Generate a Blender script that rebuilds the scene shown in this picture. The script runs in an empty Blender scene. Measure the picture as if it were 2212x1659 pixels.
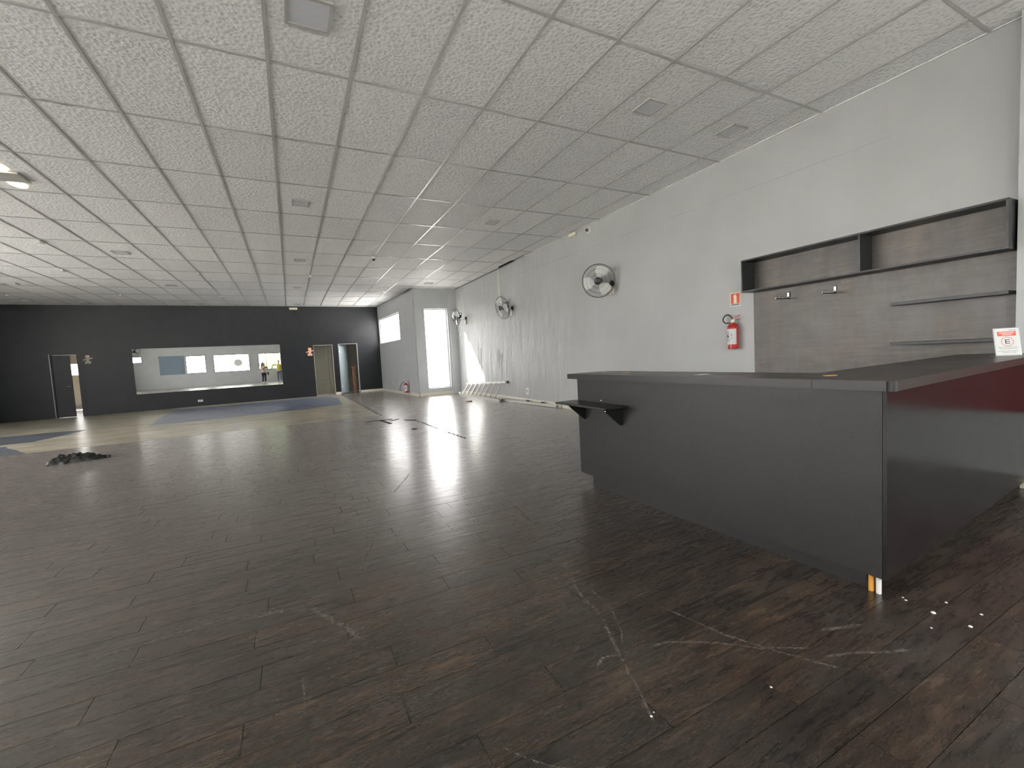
import bpy, bmesh, math, random
from mathutils import Vector, Matrix, noise
random.seed(7)
sc = bpy.context.scene
C = sc.collection
PI = math.pi

# ------------------------------------------------------------------ camera
CH = 1.234
Rv = Vector((0.8915, -0.4500, -0.0525)); Fv = Vector((0.4495, 0.8909, -0.0649))
YAW, PIT, ROL = math.radians(26.769), math.radians(-3.723), math.radians(-3.140)
def basis():
    cy, sy, cp, sp = math.cos(YAW), math.sin(YAW), math.cos(PIT), math.sin(PIT)
    f = Vector((sy*cp, cy*cp, sp)); R = Vector((cy, -sy, 0)); U = R.cross(f)
    c, s = math.cos(ROL), math.sin(ROL)
    return c*R+s*U, -s*R+c*U, f
Rv, Uv, Fv = basis()
FPX = 938.8
cam = bpy.data.cameras.new('camera'); co = bpy.data.objects.new('camera', cam); C.objects.link(co)
cam.sensor_width = 36; cam.lens = FPX/2212*36; cam.clip_start = 0.01; cam.clip_end = 300
m = Matrix.Identity(4)
for i in range(3):
    m[i][0] = Rv[i]; m[i][1] = Uv[i]; m[i][2] = -Fv[i]
m[0][3], m[1][3], m[2][3] = 0, 0, CH
co.matrix_world = m
sc.camera = co
def proj(p):
    d = Vector(p)-Vector((0, 0, CH)); z = d.dot(Fv)
    if z < 0.05: return None
    return 1106+FPX*d.dot(Rv)/z, 829.5-FPX*d.dot(Uv)/z

# ------------------------------------------------------------------ light
w = bpy.data.worlds.new('sky'); sc.world = w; w.use_nodes = True
bg = w.node_tree.nodes['Background']; bg.inputs[0].default_value = (1.0, .985, .97, 1); bg.inputs[1].default_value = 20.0
sun = bpy.data.lights.new('sun', 'SUN'); sun.energy = 200; sun.angle = math.radians(3); sun.color = (1, .97, .92)
so = bpy.data.objects.new('sun', sun); C.objects.link(so)
so.rotation_euler = Vector((-0.45, 1.0, 1.0)).to_track_quat('Z', 'Y').to_euler()   # sun beam through the tall window onto the grey wall
sc.view_settings.view_transform = 'Standard'; sc.view_settings.look = 'None'
sc.view_settings.exposure = 0.0; sc.view_settings.gamma = 1.0
sc.view_settings.use_curve_mapping = False
def portal(loc, rot, sx, sy):
    l = bpy.data.lights.new('window_portal', 'AREA'); l.shape = 'RECTANGLE'; l.size = sx; l.size_y = sy
    l.cycles.is_portal = True
    o = bpy.data.objects.new('window_portal', l); C.objects.link(o); o.location = loc; o.rotation_euler = rot

# ------------------------------------------------------------------ materials
def nt(name):
    mt = bpy.data.materials.new(name); mt.use_nodes = True
    n = mt.node_tree; b = n.nodes['Principled BSDF']
    return mt, n, b
def ramp(n, fac, stops):
    r = n.nodes.new('ShaderNodeValToRGB'); el = r.color_ramp.elements
    while len(el) < len(stops): el.new(0.5)
    for e, (p, c) in zip(el, stops):
        e.position = p; e.color = tuple(c)+(1,) if len(c) == 3 else c
    n.links.new(fac, r.inputs[0]); return r.outputs[0]
def noisetex(n, scale, detail=4, vec=None, rough=.55):
    t = n.nodes.new('ShaderNodeTexNoise'); t.inputs['Scale'].default_value = scale
    t.inputs['Detail'].default_value = detail; t.inputs['Roughness'].default_value = rough
    if vec is not None: n.links.new(vec, t.inputs['Vector'])
    return t.outputs['Fac']
def mapping(n, scale, coord='Object'):
    if coord == 'World':
        src = n.nodes.new('ShaderNodeNewGeometry').outputs['Position']
    else:
        src = n.nodes.new('ShaderNodeTexCoord').outputs[coord]
    mp = n.nodes.new('ShaderNodeMapping'); mp.inputs['Scale'].default_value = scale
    n.links.new(src, mp.inputs['Vector']); return mp.outputs[0]
def bump(n, b, h, strength, dist=0.01):
    bp = n.nodes.new('ShaderNodeBump'); bp.inputs['Strength'].default_value = strength
    bp.inputs['Distance'].default_value = dist
    n.links.new(h, bp.inputs['Height']); n.links.new(bp.outputs[0], b.inputs['Normal'])
def simple(name, col, rough=.5, metal=0, var=.12, scale=20, bmp=0, spec=.5, coat=0, vscale=(1, 1, 1)):
    mt, n, b = nt(name)
    f = noisetex(n, scale, 3, mapping(n, vscale))
    lo = tuple(c*(1-var) for c in col); hi = tuple(min(1, c*(1+var)) for c in col)
    n.links.new(ramp(n, f, [(.3, lo), (.7, hi)]), b.inputs['Base Color'])
    b.inputs['Roughness'].default_value = rough; b.inputs['Metallic'].default_value = metal
    b.inputs['Specular IOR Level'].default_value = spec
    if coat: b.inputs['Coat Weight'].default_value = coat
    if bmp: bump(n, b, f, bmp)
    return mt
def emit(name, col, s):
    mt, n, b = nt(name); b.inputs['Base Color'].default_value = (*col, 1)
    b.inputs['Emission Color'].default_value = (*col, 1); b.inputs['Emission Strength'].default_value = s
    return mt

def wall_paint():
    mt, n, b = nt('grey_wall_paint')
    v = mapping(n, (1, 1, 1), 'World')
    a = noisetex(n, .7, 3, v)
    st = noisetex(n, 3.0, 5, mapping(n, (1, 2.2, .22), 'World'))
    fine = noisetex(n, 90, 2, v)
    s0 = n.nodes.new('ShaderNodeSeparateXYZ'); n.links.new(v, s0.inputs[0])
    m0 = n.nodes.new('ShaderNodeMapRange'); m0.inputs[1].default_value = 6.0; m0.inputs[2].default_value = 9.5; m0.inputs[3].default_value = .06; m0.inputs[4].default_value = .40
    n.links.new(s0.outputs[1], m0.inputs[0]); mk = m0.outputs[0]
    c1 = ramp(n, a, [(.3, (.375, .38, .375)), (.7, (.44, .447, .445))])
    c2 = ramp(n, st, [(.35, (.86, .85, .82)), (.6, (1, 1, 1))])
    mx = n.nodes.new('ShaderNodeMix'); mx.data_type = 'RGBA'; mx.blend_type = 'MULTIPLY'; n.links.new(mk, mx.inputs[0])
    n.links.new(c1, mx.inputs[6]); n.links.new(c2, mx.inputs[7]); n.links.new(mx.outputs[2], b.inputs['Base Color'])
    b.inputs['Roughness'].default_value = .42
    # swollen, wrinkled paint between the fans and the far corner
    sep = n.nodes.new('ShaderNodeSeparateXYZ'); n.links.new(v, sep.inputs[0])
    mr = n.nodes.new('ShaderNodeMapRange'); mr.inputs[1].default_value = 5.5; mr.inputs[2].default_value = 9
    mr.inputs[3].default_value = .12; mr.inputs[4].default_value = 1
    n.links.new(sep.outputs[1], mr.inputs[0])
    wr = noisetex(n, 3.4, 5, mapping(n, (1, 1.3, .38), 'World'), .6)
    ml = n.nodes.new('ShaderNodeMath'); ml.operation = 'MULTIPLY'
    n.links.new(wr, ml.inputs[0]); n.links.new(mr.outputs[0], ml.inputs[1])
    ad = n.nodes.new('ShaderNodeMath'); ad.operation = 'MULTIPLY_ADD'; ad.inputs[1].default_value = .03
    n.links.new(fine, ad.inputs[0]); n.links.new(ml.outputs[0], ad.inputs[2])
    bump(n, b, ad.outputs[0], .38, .07)
    return mt
M = {}
M['wall'] = wall_paint()
M['plainwall'] = simple('plain_grey_paint', (.44, .45, .46), .45, var=.05, scale=2)
M['darkwall'] = simple('charcoal_wall_paint', (.0125, .013, .0165), .45, var=.15, scale=3, bmp=.05, spec=.3)
M['beigewall'] = simple('beige_inner_wall', (.50, .47, .41), .5, var=.05, scale=2)
M['white'] = simple('white_plastic', (.72, .72, .70), .4, var=.03)
M['cream'] = simple('cream_plastic', (.72, .68, .55), .4, var=.04)
M['trimw'] = simple('cream_baseboard', (.62, .59, .50), .35, var=.06)
M['black'] = simple('black_plastic', (.012, .012, .013), .35, var=.2)
M['chrome'] = simple('chrome', (.75, .75, .75), .15, metal=1, var=.03)
M['alu'] = simple('worn_aluminium', (.62, .60, .56), .4, metal=.6, var=.1)
M['glassdoor'] = simple('frosted_door_glass', (.42, .50, .53), .2, var=.04)
M['brown'] = simple('stained_brown_wood', (.22, .10, .05), .5, var=.35, scale=8)
M['redpaint'] = simple('red_lacquer', (.42, .02, .015), .25, var=.05, coat=.5)
M['redboard'] = simple('dark_red_board', (.20, .015, .013), .4, var=.05)
M['signred'] = simple('sign_red', (.62, .06, .04), .5, var=.03)
M['signcream'] = simple('sign_cream', (.80, .74, .50), .5, var=.03)
M['blue'] = simple('sign_blue', (.08, .16, .34), .5, var=.1)
M['paper'] = simple('white_paper', (.60, .595, .60), .5, var=.02)
M['ink'] = simple('dark_ink', (.03, .03, .05), .5, var=.1)
M['greyink'] = simple('grey_ink', (.30, .30, .33), .5, var=.1)
M['pinkink'] = simple('pale_pink_ink', (.85, .50, .48), .5, var=.05)
M['roof'] = simple('dark_roof_void', (.02, .02, .02), .9)
M['ground'] = simple('pale_concrete_ground', (.60, .59, .56), .9, var=.1, scale=2)
M['leaf'] = simple('leaf_green', (.12, .25, .05), .6, var=.5, scale=3)
M['bark'] = simple('bark', (.12, .09, .06), .9, var=.3)
M['orange'] = simple('orange_plastic', (.75, .36, .05), .5, var=.05)

def ceiling_tile():
    mt, n, b = nt('relief_ceiling_tile')
    v = mapping(n, (1, 1, 1), 'World')
    oi = n.nodes.new('ShaderNodeObjectInfo').outputs['Random']
    a = noisetex(n, 34, 3, v, .6); f = noisetex(n, 150, 2, v)
    vo = n.nodes.new('ShaderNodeTexVoronoi'); vo.inputs['Scale'].default_value = 30; n.links.new(v, vo.inputs['Vector'])
    ad = n.nodes.new('ShaderNodeMath'); ad.operation = 'ADD'; n.links.new(a, ad.inputs[0]); n.links.new(vo.outputs['Distance'], ad.inputs[1])
    col = ramp(n, ad.outputs[0], [(.45, (.64, .64, .635)), (1.0, (.87, .87, .865))])
    tint = ramp(n, oi, [(0, (.90, .90, .90)), (1, (1, 1, .99))])
    mx = n.nodes.new('ShaderNodeMix'); mx.data_type = 'RGBA'; mx.blend_type = 'MULTIPLY'; mx.inputs[0].default_value = 1
    n.links.new(col, mx.inputs[6]); n.links.new(tint, mx.inputs[7]); n.links.new(mx.outputs[2], b.inputs['Base Color'])
    b.inputs['Roughness'].default_value = .6
    b.inputs['Specular IOR Level'].default_value = .3
    bump(n, b, ad.outputs[0], .5, .01)
    return mt
M['tile'] = ceiling_tile()
M['tbar'] = simple('painted_steel_grid', (.46, .46, .45), .3, var=.08, scale=4, spec=.8)
M['ledframe'] = simple('light_frame', (.42, .41, .39), .35, var=.04)
M['diffuser'] = simple('light_diffuser', (.60, .61, .64), .4, var=.03)

def plank_mat():
    mt, n, b = nt('dark_wood_look_vinyl')
    oi = n.nodes.new('ShaderNodeObjectInfo').outputs['Random']
    at = n.nodes.new('ShaderNodeAttribute'); at.attribute_name = 'rnd'
    s = n.nodes.new('ShaderNodeMath'); s.operation = 'ADD'; n.links.new(oi, s.inputs[0]); n.links.new(at.outputs['Fac'], s.inputs[1])
    fr = n.nodes.new('ShaderNodeMath'); fr.operation = 'FRACT'; n.links.new(s.outputs[0], fr.inputs[0])
    pos = n.nodes.new('ShaderNodeNewGeometry').outputs['Position']
    cb = n.nodes.new('ShaderNodeCombineXYZ')
    mu = n.nodes.new('ShaderNodeMath'); mu.operation = 'MULTIPLY'; mu.inputs[1].default_value = 53; n.links.new(fr.outputs[0], mu.inputs[0])
    n.links.new(mu.outputs[0], cb.inputs[2]); n.links.new(mu.outputs[0], cb.inputs[0])
    va = n.nodes.new('ShaderNodeVectorMath'); va.operation = 'ADD'; n.links.new(pos, va.inputs[0]); n.links.new(cb.outputs[0], va.inputs[1])
    def mp(sc_):
        q = n.nodes.new('ShaderNodeMapping'); q.inputs['Scale'].default_value = sc_; n.links.new(va.outputs[0], q.inputs['Vector']); return q.outputs[0]
    grain = noisetex(n, 5.5, 12, mp((1, 6, 1)), .78)
    blot = noisetex(n, 3.2, 4, mp((1, 2.2, 1)), .6)
    base = ramp(n, grain, [(.30, (.008, .0064, .0052)), (.45, (.024, .0188, .0150)), (.56, (.046, .036, .029)), (.72, (.100, .080, .063))])
    tb = ramp(n, blot, [(.3, (.60, .62, .64)), (.7, (1.4, 1.22, 1.08))])
    tp = ramp(n, fr.outputs[0], [(0, (.80, .82, .85)), (.6, (1, .97, .94)), (1, (1.22, 1.14, 1.05))])
    m1 = n.nodes.new('ShaderNodeMix'); m1.data_type = 'RGBA'; m1.blend_type = 'MULTIPLY'; m1.inputs[0].default_value = 1
    n.links.new(base, m1.inputs[6]); n.links.new(tb, m1.inputs[7])
    m2 = n.nodes.new('ShaderNodeMix'); m2.data_type = 'RGBA'; m2.blend_type = 'MULTIPLY'; m2.inputs[0].default_value = 1
    n.links.new(m1.outputs[2], m2.inputs[6]); n.links.new(tp, m2.inputs[7])
    # dusty scuffing, a wear layer over many planks
    dust = noisetex(n, 1.1, 9, mapping(n, (1, 1.7, 1), 'World'), .72)
    dm = ramp(n, dust, [(.50, (0, 0, 0)), (.72, (.42, .42, .42))])
    m3 = n.nodes.new('ShaderNodeMix'); m3.data_type = 'RGBA'
    n.links.new(dm, m3.inputs[0]); n.links.new(m2.outputs[2], m3.inputs[6]); m3.inputs[7].default_value = (.075, .066, .057, 1)
    n.links.new(m3.outputs[2], b.inputs['Base Color'])
    rr = ramp(n, grain, [(.3, (.34, .34, .34)), (.6, (.21, .21, .21)), (.75, (.27, .27, .27))])
    n.links.new(rr, b.inputs['Roughness'])
    b.inputs['Specular IOR Level'].default_value = .75
    b.inputs['Sheen Weight'].default_value = .14; b.inputs['Sheen Roughness'].default_value = .3; b.inputs['Sheen Tint'].default_value = (.9, .84, .76, 1)
    wav = noisetex(n, 2.0, 2, mapping(n, (.5, 9, 1), 'World'))
    ad = n.nodes.new('ShaderNodeMath'); ad.operation = 'MULTIPLY_ADD'; ad.inputs[1].default_value = .35
    n.links.new(grain, ad.inputs[0]); n.links.new(wav, ad.inputs[2])
    bump(n, b, ad.outputs[0], .045, .008)
    return mt
M['plank'] = plank_mat()
def screed():
    mt, n, b = nt('bare_screed_with_glue')
    v = mapping(n, (1, 3, 1), 'World')
    f = noisetex(n, 1.2, 8, v, .7)
    n.links.new(ramp(n, f, [(.35, (.19, .17, .14)), (.5, (.36, .33, .26)), (.65, (.50, .46, .36))]), b.inputs['Base Color'])
    b.inputs['Roughness'].default_value = .30; bump(n, b, f, .08)
    return mt
M['screed'] = screed()
M['bluescreed'] = simple('blue_grey_glue_residue', (.15, .18, .25), .3, var=.45, scale=1.5, vscale=(1, 3, 1))
M['darkscreed'] = simple('dark_glue_residue', (.07, .08, .10), .45, var=.4, scale=2, vscale=(1, 3, 1))
M['joint'] = simple('dark_joint', (.006, .006, .006), .8)
M['darksub'] = simple('dark_subfloor', (.01, .009, .008), .8)
def scuff():
    mt, n, b = nt('pale_scratch')
    out = n.nodes['Material Output']; tr = n.nodes.new('ShaderNodeBsdfTransparent'); mx = n.nodes.new('ShaderNodeMixShader')
    f = noisetex(n, 60, 5, mapping(n, (1, 1, 1), 'World'), .7)
    n.links.new(ramp(n, f, [(.40, (0, 0, 0)), (.62, (.55, .55, .55))]), mx.inputs[0])
    n.links.new(tr.outputs[0], mx.inputs[1]); n.links.new(b.outputs[0], mx.inputs[2]); n.links.new(mx.outputs[0], out.inputs[0])
    b.inputs['Base Color'].default_value = (.28, .25, .21, 1); b.inputs['Roughness'].default_value = .6
    return mt
M['scuff'] = scuff()
def counter_lam(name, col, rough):
    mt, n, b = nt(name)
    f = noisetex(n, 350, 2, mapping(n, (1, 1, 1), 'World'))
    g = noisetex(n, 3, 6, mapping(n, (1, 1, 5), 'World'), .6)
    c = ramp(n, f, [(.35, tuple(x*.75 for x in col)), (.65, tuple(x*1.25 for x in col))])
    n.links.new(c, b.inputs['Base Color'])
    b.inputs['Specular IOR Level'].default_value = .3
    n.links.new(ramp(n, g, [(.3, (rough*.9,)*3), (.7, (rough*1.15,)*3)]), b.inputs['Roughness'])
    bump(n, b, f, .06, .002)
    return mt
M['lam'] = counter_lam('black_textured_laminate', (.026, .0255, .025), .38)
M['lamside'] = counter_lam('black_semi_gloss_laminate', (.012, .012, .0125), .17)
M['lamtop'] = counter_lam('black_worktop_laminate', (.035, .033, .031), .32)
def backpanel():
    mt, n, b = nt('smudged_dark_wood_laminate')
    g = noisetex(n, 4, 7, mapping(n, (1, 1, 9), 'World'), .6)
    s = noisetex(n, 1.5, 6, mapping(n, (1, 2.5, 1.0), 'World'), .6)
    c1 = ramp(n, g, [(.3, (.075, .067, .060)), (.7, (.125, .112, .100))])
    c2 = ramp(n, s, [(.33, (.62, .60, .60)), (.5, (1, .96, .92)), (.68, (1.5, 1.42, 1.32))])
    m1 = n.nodes.new('ShaderNodeMix'); m1.data_type = 'RGBA'; m1.blend_type = 'MULTIPLY'; m1.inputs[0].default_value = 1
    n.links.new(c1, m1.inputs[6]); n.links.new(c2, m1.inputs[7]); n.links.new(m1.outputs[2], b.inputs['Base Color'])
    n.links.new(ramp(n, s, [(.3, (.32,)*3), (.7, (.48,)*3)]), b.inputs['Roughness'])
    return mt
M['backpanel'] = backpanel()
M['shelfdark'] = simple('anthracite_board', (.016, .017, .019), .4, var=.1, scale=40)
def mirror_m():
    mt, n, b = nt('mirror_glass'); b.inputs['Base Color'].default_value = (.90, .92, .90, 1)
    b.inputs['Metallic'].default_value = 1; b.inputs['Roughness'].default_value = .0
    return mt
M['mirror'] = mirror_m()
def glass_m():
    mt, n, b = nt('window_glass'); out = n.nodes['Material Output']
    tr = n.nodes.new('ShaderNodeBsdfTransparent'); gl = n.nodes.new('ShaderNodeBsdfGlossy'); gl.inputs['Roughness'].default_value = .0
    fr = n.nodes.new('ShaderNodeFresnel'); mx = n.nodes.new('ShaderNodeMixShader')
    tr.inputs[0].default_value = (.96, .96, .96, 1)
    bf = n.nodes.new('ShaderNodeNewGeometry').outputs['Backfacing']; iv = n.nodes.new('ShaderNodeMath'); iv.operation = 'SUBTRACT'; iv.inputs[0].default_value = 1; n.links.new(bf, iv.inputs[1])
    fm = n.nodes.new('ShaderNodeMath'); fm.operation = 'MULTIPLY'; n.links.new(fr.outputs[0], fm.inputs[0]); n.links.new(iv.outputs[0], fm.inputs[1])
    n.links.new(fm.outputs[0], mx.inputs[0]); n.links.new(tr.outputs[0], mx.inputs[1]); n.links.new(gl.outputs[0], mx.inputs[2])
    n.links.new(mx.outputs[0], out.inputs[0]); return mt
M['glass'] = glass_m()
def acrylic():
    mt, n, b = nt('clear_acrylic'); out = n.nodes['Material Output']
    tr = n.nodes.new('ShaderNodeBsdfTransparent'); mx = n.nodes.new('ShaderNodeMixShader'); mx.inputs[0].default_value = .35
    b.inputs['Base Color'].default_value = (.8, .8, .82, 1); b.inputs['Roughness'].default_value = .1
    n.links.new(tr.outputs[0], mx.inputs[1]); n.links.new(b.outputs[0], mx.inputs[2]); n.links.new(mx.outputs[0], out.inputs[0]); return mt
M['acrylic'] = acrylic()
M['blind'] = simple('blue_grey_blind', (.16, .21, .27), .6, var=.06, scale=2)
M['bag'] = simple('crumpled_black_plastic', (.004, .005, .005), .42, var=.3, scale=8)
M['skin'] = simple('skin', (.45, .26, .18), .5, var=.06)
M['hair'] = simple('dark_hair', (.02, .013, .01), .5, var=.4, scale=60, bmp=.6)
M['blouse'] = simple('pale_pink_blouse', (.66, .52, .50), .8, var=.2, scale=14)
M['darkpants'] = simple('dark_jeans', (.035, .04, .05), .8, var=.2)
M['jeans'] = simple('blue_grey_jeans', (.13, .16, .20), .8, var=.2)
M['yellow'] = simple('yellow_tshirt', (.62, .52, .14), .8, var=.06)
M['shoe'] = simple('cream_shoe', (.60, .52, .42), .6)
M['hoodskin'] = simple('warm_sign_skin', (.80, .45, .33), .6, var=.05)
M['straw'] = simple('straw_yellow', (.72, .44, .10), .6, var=.1)
M['palesign'] = simple('faded_sign', (.36, .34, .27), .6, var=.1)

# ------------------------------------------------------------------ mesh helpers
class MB:
    def __init__(s): s.bm = bmesh.new()
    def poly(s, pts):
        vs = [s.bm.verts.new(p) for p in pts]; return s.bm.faces.new(vs)
    def box(s, a, b, bevel=0):
        x0, y0, z0 = a; x1, y1, z1 = b
        v = [s.bm.verts.new(p) for p in [(x0,y0,z0),(x1,y0,z0),(x1,y1,z0),(x0,y1,z0),(x0,y0,z1),(x1,y0,z1),(x1,y1,z1),(x0,y1,z1)]]
        fs = [s.bm.faces.new([v[i] for i in f]) for f in [(3,2,1,0),(4,5,6,7),(0,1,5,4),(1,2,6,5),(2,3,7,6),(3,0,4,7)]]
        if bevel:
            es = list({e for f in fs for e in f.edges})
            bmesh.ops.bevel(s.bm, geom=es, offset=bevel, segments=1, affect='EDGES')
        return s
    def obox(s, c, half, ax, ay, az):
        c = Vector(c); ax, ay, az = Vector(ax).normalized()*half[0], Vector(ay).normalized()*half[1], Vector(az).normalized()*half[2]
        v = [s.bm.verts.new(c+i*ax+j*ay+k*az) for i, j, k in [(-1,-1,-1),(1,-1,-1),(1,1,-1),(-1,1,-1),(-1,-1,1),(1,-1,1),(1,1,1),(-1,1,1)]]
        for f in [(3,2,1,0),(4,5,6,7),(0,1,5,4),(1,2,6,5),(2,3,7,6),(3,0,4,7)]: s.bm.faces.new([v[i] for i in f])
        return s
    def tube(s, pts, r, n=10, closed=False, cap=True):
        pts = [Vector(p) for p in pts]; rr = r if isinstance(r, (list, tuple)) else [r]*len(pts)
        rings = []; N = len(pts); up = None
        for i, p in enumerate(pts):
            if closed: t = pts[(i+1) % N]-pts[i-1]
            else: t = pts[min(i+1, N-1)]-pts[max(i-1, 0)]
            t.normalize()
            if up is None:
                a = Vector((0, 0, 1)) if abs(t.z) < .9 else Vector((1, 0, 0)); up = t.cross(a).normalized()
            up = (up-t*up.dot(t)).normalized(); v = t.cross(up)
            rings.append([s.bm.verts.new(p+(up*math.cos(2*PI*k/n)+v*math.sin(2*PI*k/n))*rr[i]) for k in range(n)])
        for i in range(N if closed else N-1):
            A, B = rings[i], rings[(i+1) % N]
            for k in range(n): s.bm.faces.new([A[k], A[(k+1) % n], B[(k+1) % n], B[k]])
        if cap and not closed:
            s.bm.faces.new(rings[0][::-1]); s.bm.faces.new(rings[-1])
        return s
    def lathe(s, prof, axis=(0, 0, 1), org=(0, 0, 0), n=20):
        az = Vector(axis).normalized(); a = Vector((1, 0, 0)) if abs(az.x) < .9 else Vector((0, 1, 0))
        ax = az.cross(a).normalized(); ay = az.cross(ax); org = Vector(org); rings = []
        for r, h in prof:
            if r < 1e-5: rings.append([s.bm.verts.new(org+az*h)])
            else: rings.append([s.bm.verts.new(org+az*h+(ax*math.cos(2*PI*k/n)+ay*math.sin(2*PI*k/n))*r) for k in range(n)])
        for A, B in zip(rings, rings[1:]):
            for k in range(n):
                k2 = (k+1) % n
                if len(A) == 1 and len(B) == 1: continue
                if len(A) == 1: s.bm.faces.new([A[0], B[k2], B[k]])
                elif len(B) == 1: s.bm.faces.new([A[k], A[k2], B[0]])
                else: s.bm.faces.new([A[k], A[k2], B[k2], B[k]])
        if len(rings[0]) > 1: s.bm.faces.new(rings[0][::-1])
        if len(rings[-1]) > 1: s.bm.faces.new(rings[-1])
        return s
    def prism(s, pts, ext):
        ext = Vector(ext); A = [s.bm.verts.new(Vector(p)) for p in pts]; B = [s.bm.verts.new(Vector(p)+ext) for p in pts]
        s.bm.faces.new(A[::-1]); s.bm.faces.new(B); n = len(A)
        for k in range(n): s.bm.faces.new([A[k], A[(k+1) % n], B[(k+1) % n], B[k]])
        return s
    def ell(s, c, r, seg=16, rings=10, rot=None):
        res = bmesh.ops.create_uvsphere(s.bm, u_segments=seg, v_segments=rings, radius=1)
        mt = Matrix.Translation(Vector(c)) @ (rot or Matrix.Identity(4)) @ Matrix.Diagonal((r[0], r[1], r[2], 1))
        bmesh.ops.transform(s.bm, matrix=mt, verts=res['verts']); return s
    def build(s, name, mat, parent=None, smooth=False, recalc=True):
        if recalc: bmesh.ops.recalc_face_normals(s.bm, faces=s.bm.faces)
        me = bpy.data.meshes.new(name); s.bm.to_mesh(me); s.bm.free()
        if smooth:
            for p in me.polygons: p.use_smooth = True
            if smooth != 'all':
                me.set_sharp_from_angle(angle=math.radians(40))
        me.materials.append(M[mat] if isinstance(mat, str) else mat)
        o = bpy.data.objects.new(name, me); C.objects.link(o)
        if parent: o.parent = parent
        return o
def tag(o, label, cat, group=None):
    o['label'] = label; o['category'] = cat
    if group: o['group'] = group
    return o
def struct(o): o['kind'] = 'structure'; return o
def thing(name, label, cat, loc=(0, 0, 0), rz=0, group=None):
    o = bpy.data.objects.new(name, None); C.objects.link(o); o.location = loc; o.rotation_euler = (0, 0, rz)
    o.empty_display_size = .1
    return tag(o, label, cat, group)
def copy_tree(o, parent=None):
    c = o.copy(); C.objects.link(c); c.parent = parent
    for ch in o.children: copy_tree(ch, c)
    return c
def wallbox(mb, L, H, T, holes, z0=0, x0=0, y0=0):
    """slab in local x/z from x0..L, thickness y0..y0+T, with rectangular holes (x0,x1,z0,z1)"""
    xs = sorted({x0, L, *[h[0] for h in holes], *[h[1] for h in holes]})
    for a, b in zip(xs, xs[1:]):
        mid = (a+b)/2; hs = sorted([h for h in holes if h[0] < mid < h[1]], key=lambda h: h[2])
        z = z0
        for h in hs:
            if h[2] > z+1e-6: mb.box((a, y0, z), (b, y0+T, h[2]))
            z = h[3]
        if z < H: mb.box((a, y0, z), (b, y0+T, H))

XR = 5.39; ZC = 3.69; XL = -8.9; YN = -1.8; YW = 14.8; XA = 3.9
TH = math.radians(2.548)
def far(name_obj):  # puts an object in the frame of the charcoal wall
    name_obj.location = (0, 19.716, 0); name_obj.rotation_euler = (0, 0, TH); return name_obj
ux = Vector((math.cos(TH), math.sin(TH), 0)); nn = Vector((-math.sin(TH), math.cos(TH), 0))
def fw(x, y, z): return Vector((0, 19.716, 0))+ux*x+nn*y+Vector((0, 0, z))

# ------------------------------------------------------------------ structure
mb = MB(); mb.box((XL-.2, YN-.2, -.12), (XR+.2, 15.0, -.004)); mb.box((XL-.2, 15.0, -.12), (XA-.05, 27, -.004)); floor = struct(mb.build('floor', 'screed'))
mb = MB(); mb.box((-60, -60, -.6), (70, 80, -.14)); g = tag(mb.build('yard', 'ground'), 'pale sunlit ground outside the windows', 'ground'); struct(g)
# far charcoal wall
o = MB()
wallbox(o, 3.62, 3.9, .15, [(-6.97, -6.17, 0, 2.09), (.87, 1.62, 0, 2.11), (1.84, 2.62, 0, 2.13)], x0=-9.4)
wb = far(struct(o.build('wall_back', 'darkwall')))
# right wall
o = MB(); o.box((XR, YN-.2, 0), (XR+.2, 15.2, 3.9)); wr = struct(o.build('wall_right', 'wall'))
# window wall facing the camera
o = MB(); wallbox(o, XR, 3.9, .2, [(4.22, 5.06, .24, 3.02)], x0=XA)
ww = struct(o.build('wall_window_side', 'plainwall')); ww.location = (0, YW, 0)
o = MB(); o.box((5.12, YW-.05, 0), (XR, YW, ZC+.05)); struct(o.build('trim_1', 'plainwall'))
# alcove wall with the high window
AL = 5.12; aang = math.atan2(5.1, -.33)
o = MB(); wallbox(o, AL+.3, 3.9, .13, [(1.9, 4.9, 2.06, 3.12)], y0=-.13)
wa = struct(o.build('wall_alcove', 'plainwall')); wa.location = (XA, YW, 0); wa.rotation_euler = (0, 0, aang)
o = MB(); o.box((0.05, 0, 0), (1.68, .03, ZC)); t = struct(o.build('trim_2', 'plainwall')); t.location = (XA, YW, 0); t.rotation_euler = (0, 0, aang)
# left wall (unseen) and near wall (behind the camera; seen in the mirror)
LW = [(4.6, 7.6, .8, 2.95), (8.4, 11.4, .8, 2.95), (12.2, 15.2, .8, 2.95)]   # unseen windows added to light the room; x along the wall, starting at YN-.2
o = MB(); wallbox(o, 21.6, 3.9, .2, LW); wl = struct(o.build('wall_left', 'plainwall')); wl.location = (XL, YN-.2, 0); wl.rotation_euler = (0, 0, PI/2)
WN = [(-8.35, -7.75, 2.0, 2.45), (-6.75, -5.3, 1.05, 2.36), (-5.2, -3.95, 1.05, 2.38), (-3.45, -1.05, 1.03, 2.38), (-.42, 2.0, 1.05, 2.38), (2.9, 5.0, 1.05, 2.38)]
o = MB(); wallbox(o, XR, 3.9, .2, WN, x0=XL); wn = struct(o.build('wall_front', 'plainwall')); wn.location = (0, YN-.2, 0)
# unseen roof slab put over the suspended ceiling and back rooms to block light
o = MB(); o.box((XL-.3, YN-.3, 3.9), (XR+.2, 15.0, 4.1)); o.box((XL-.3, 15.0, 3.9), (XA-.05, 27, 4.1)); struct(o.build('light_block_roof', 'roof'))

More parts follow.
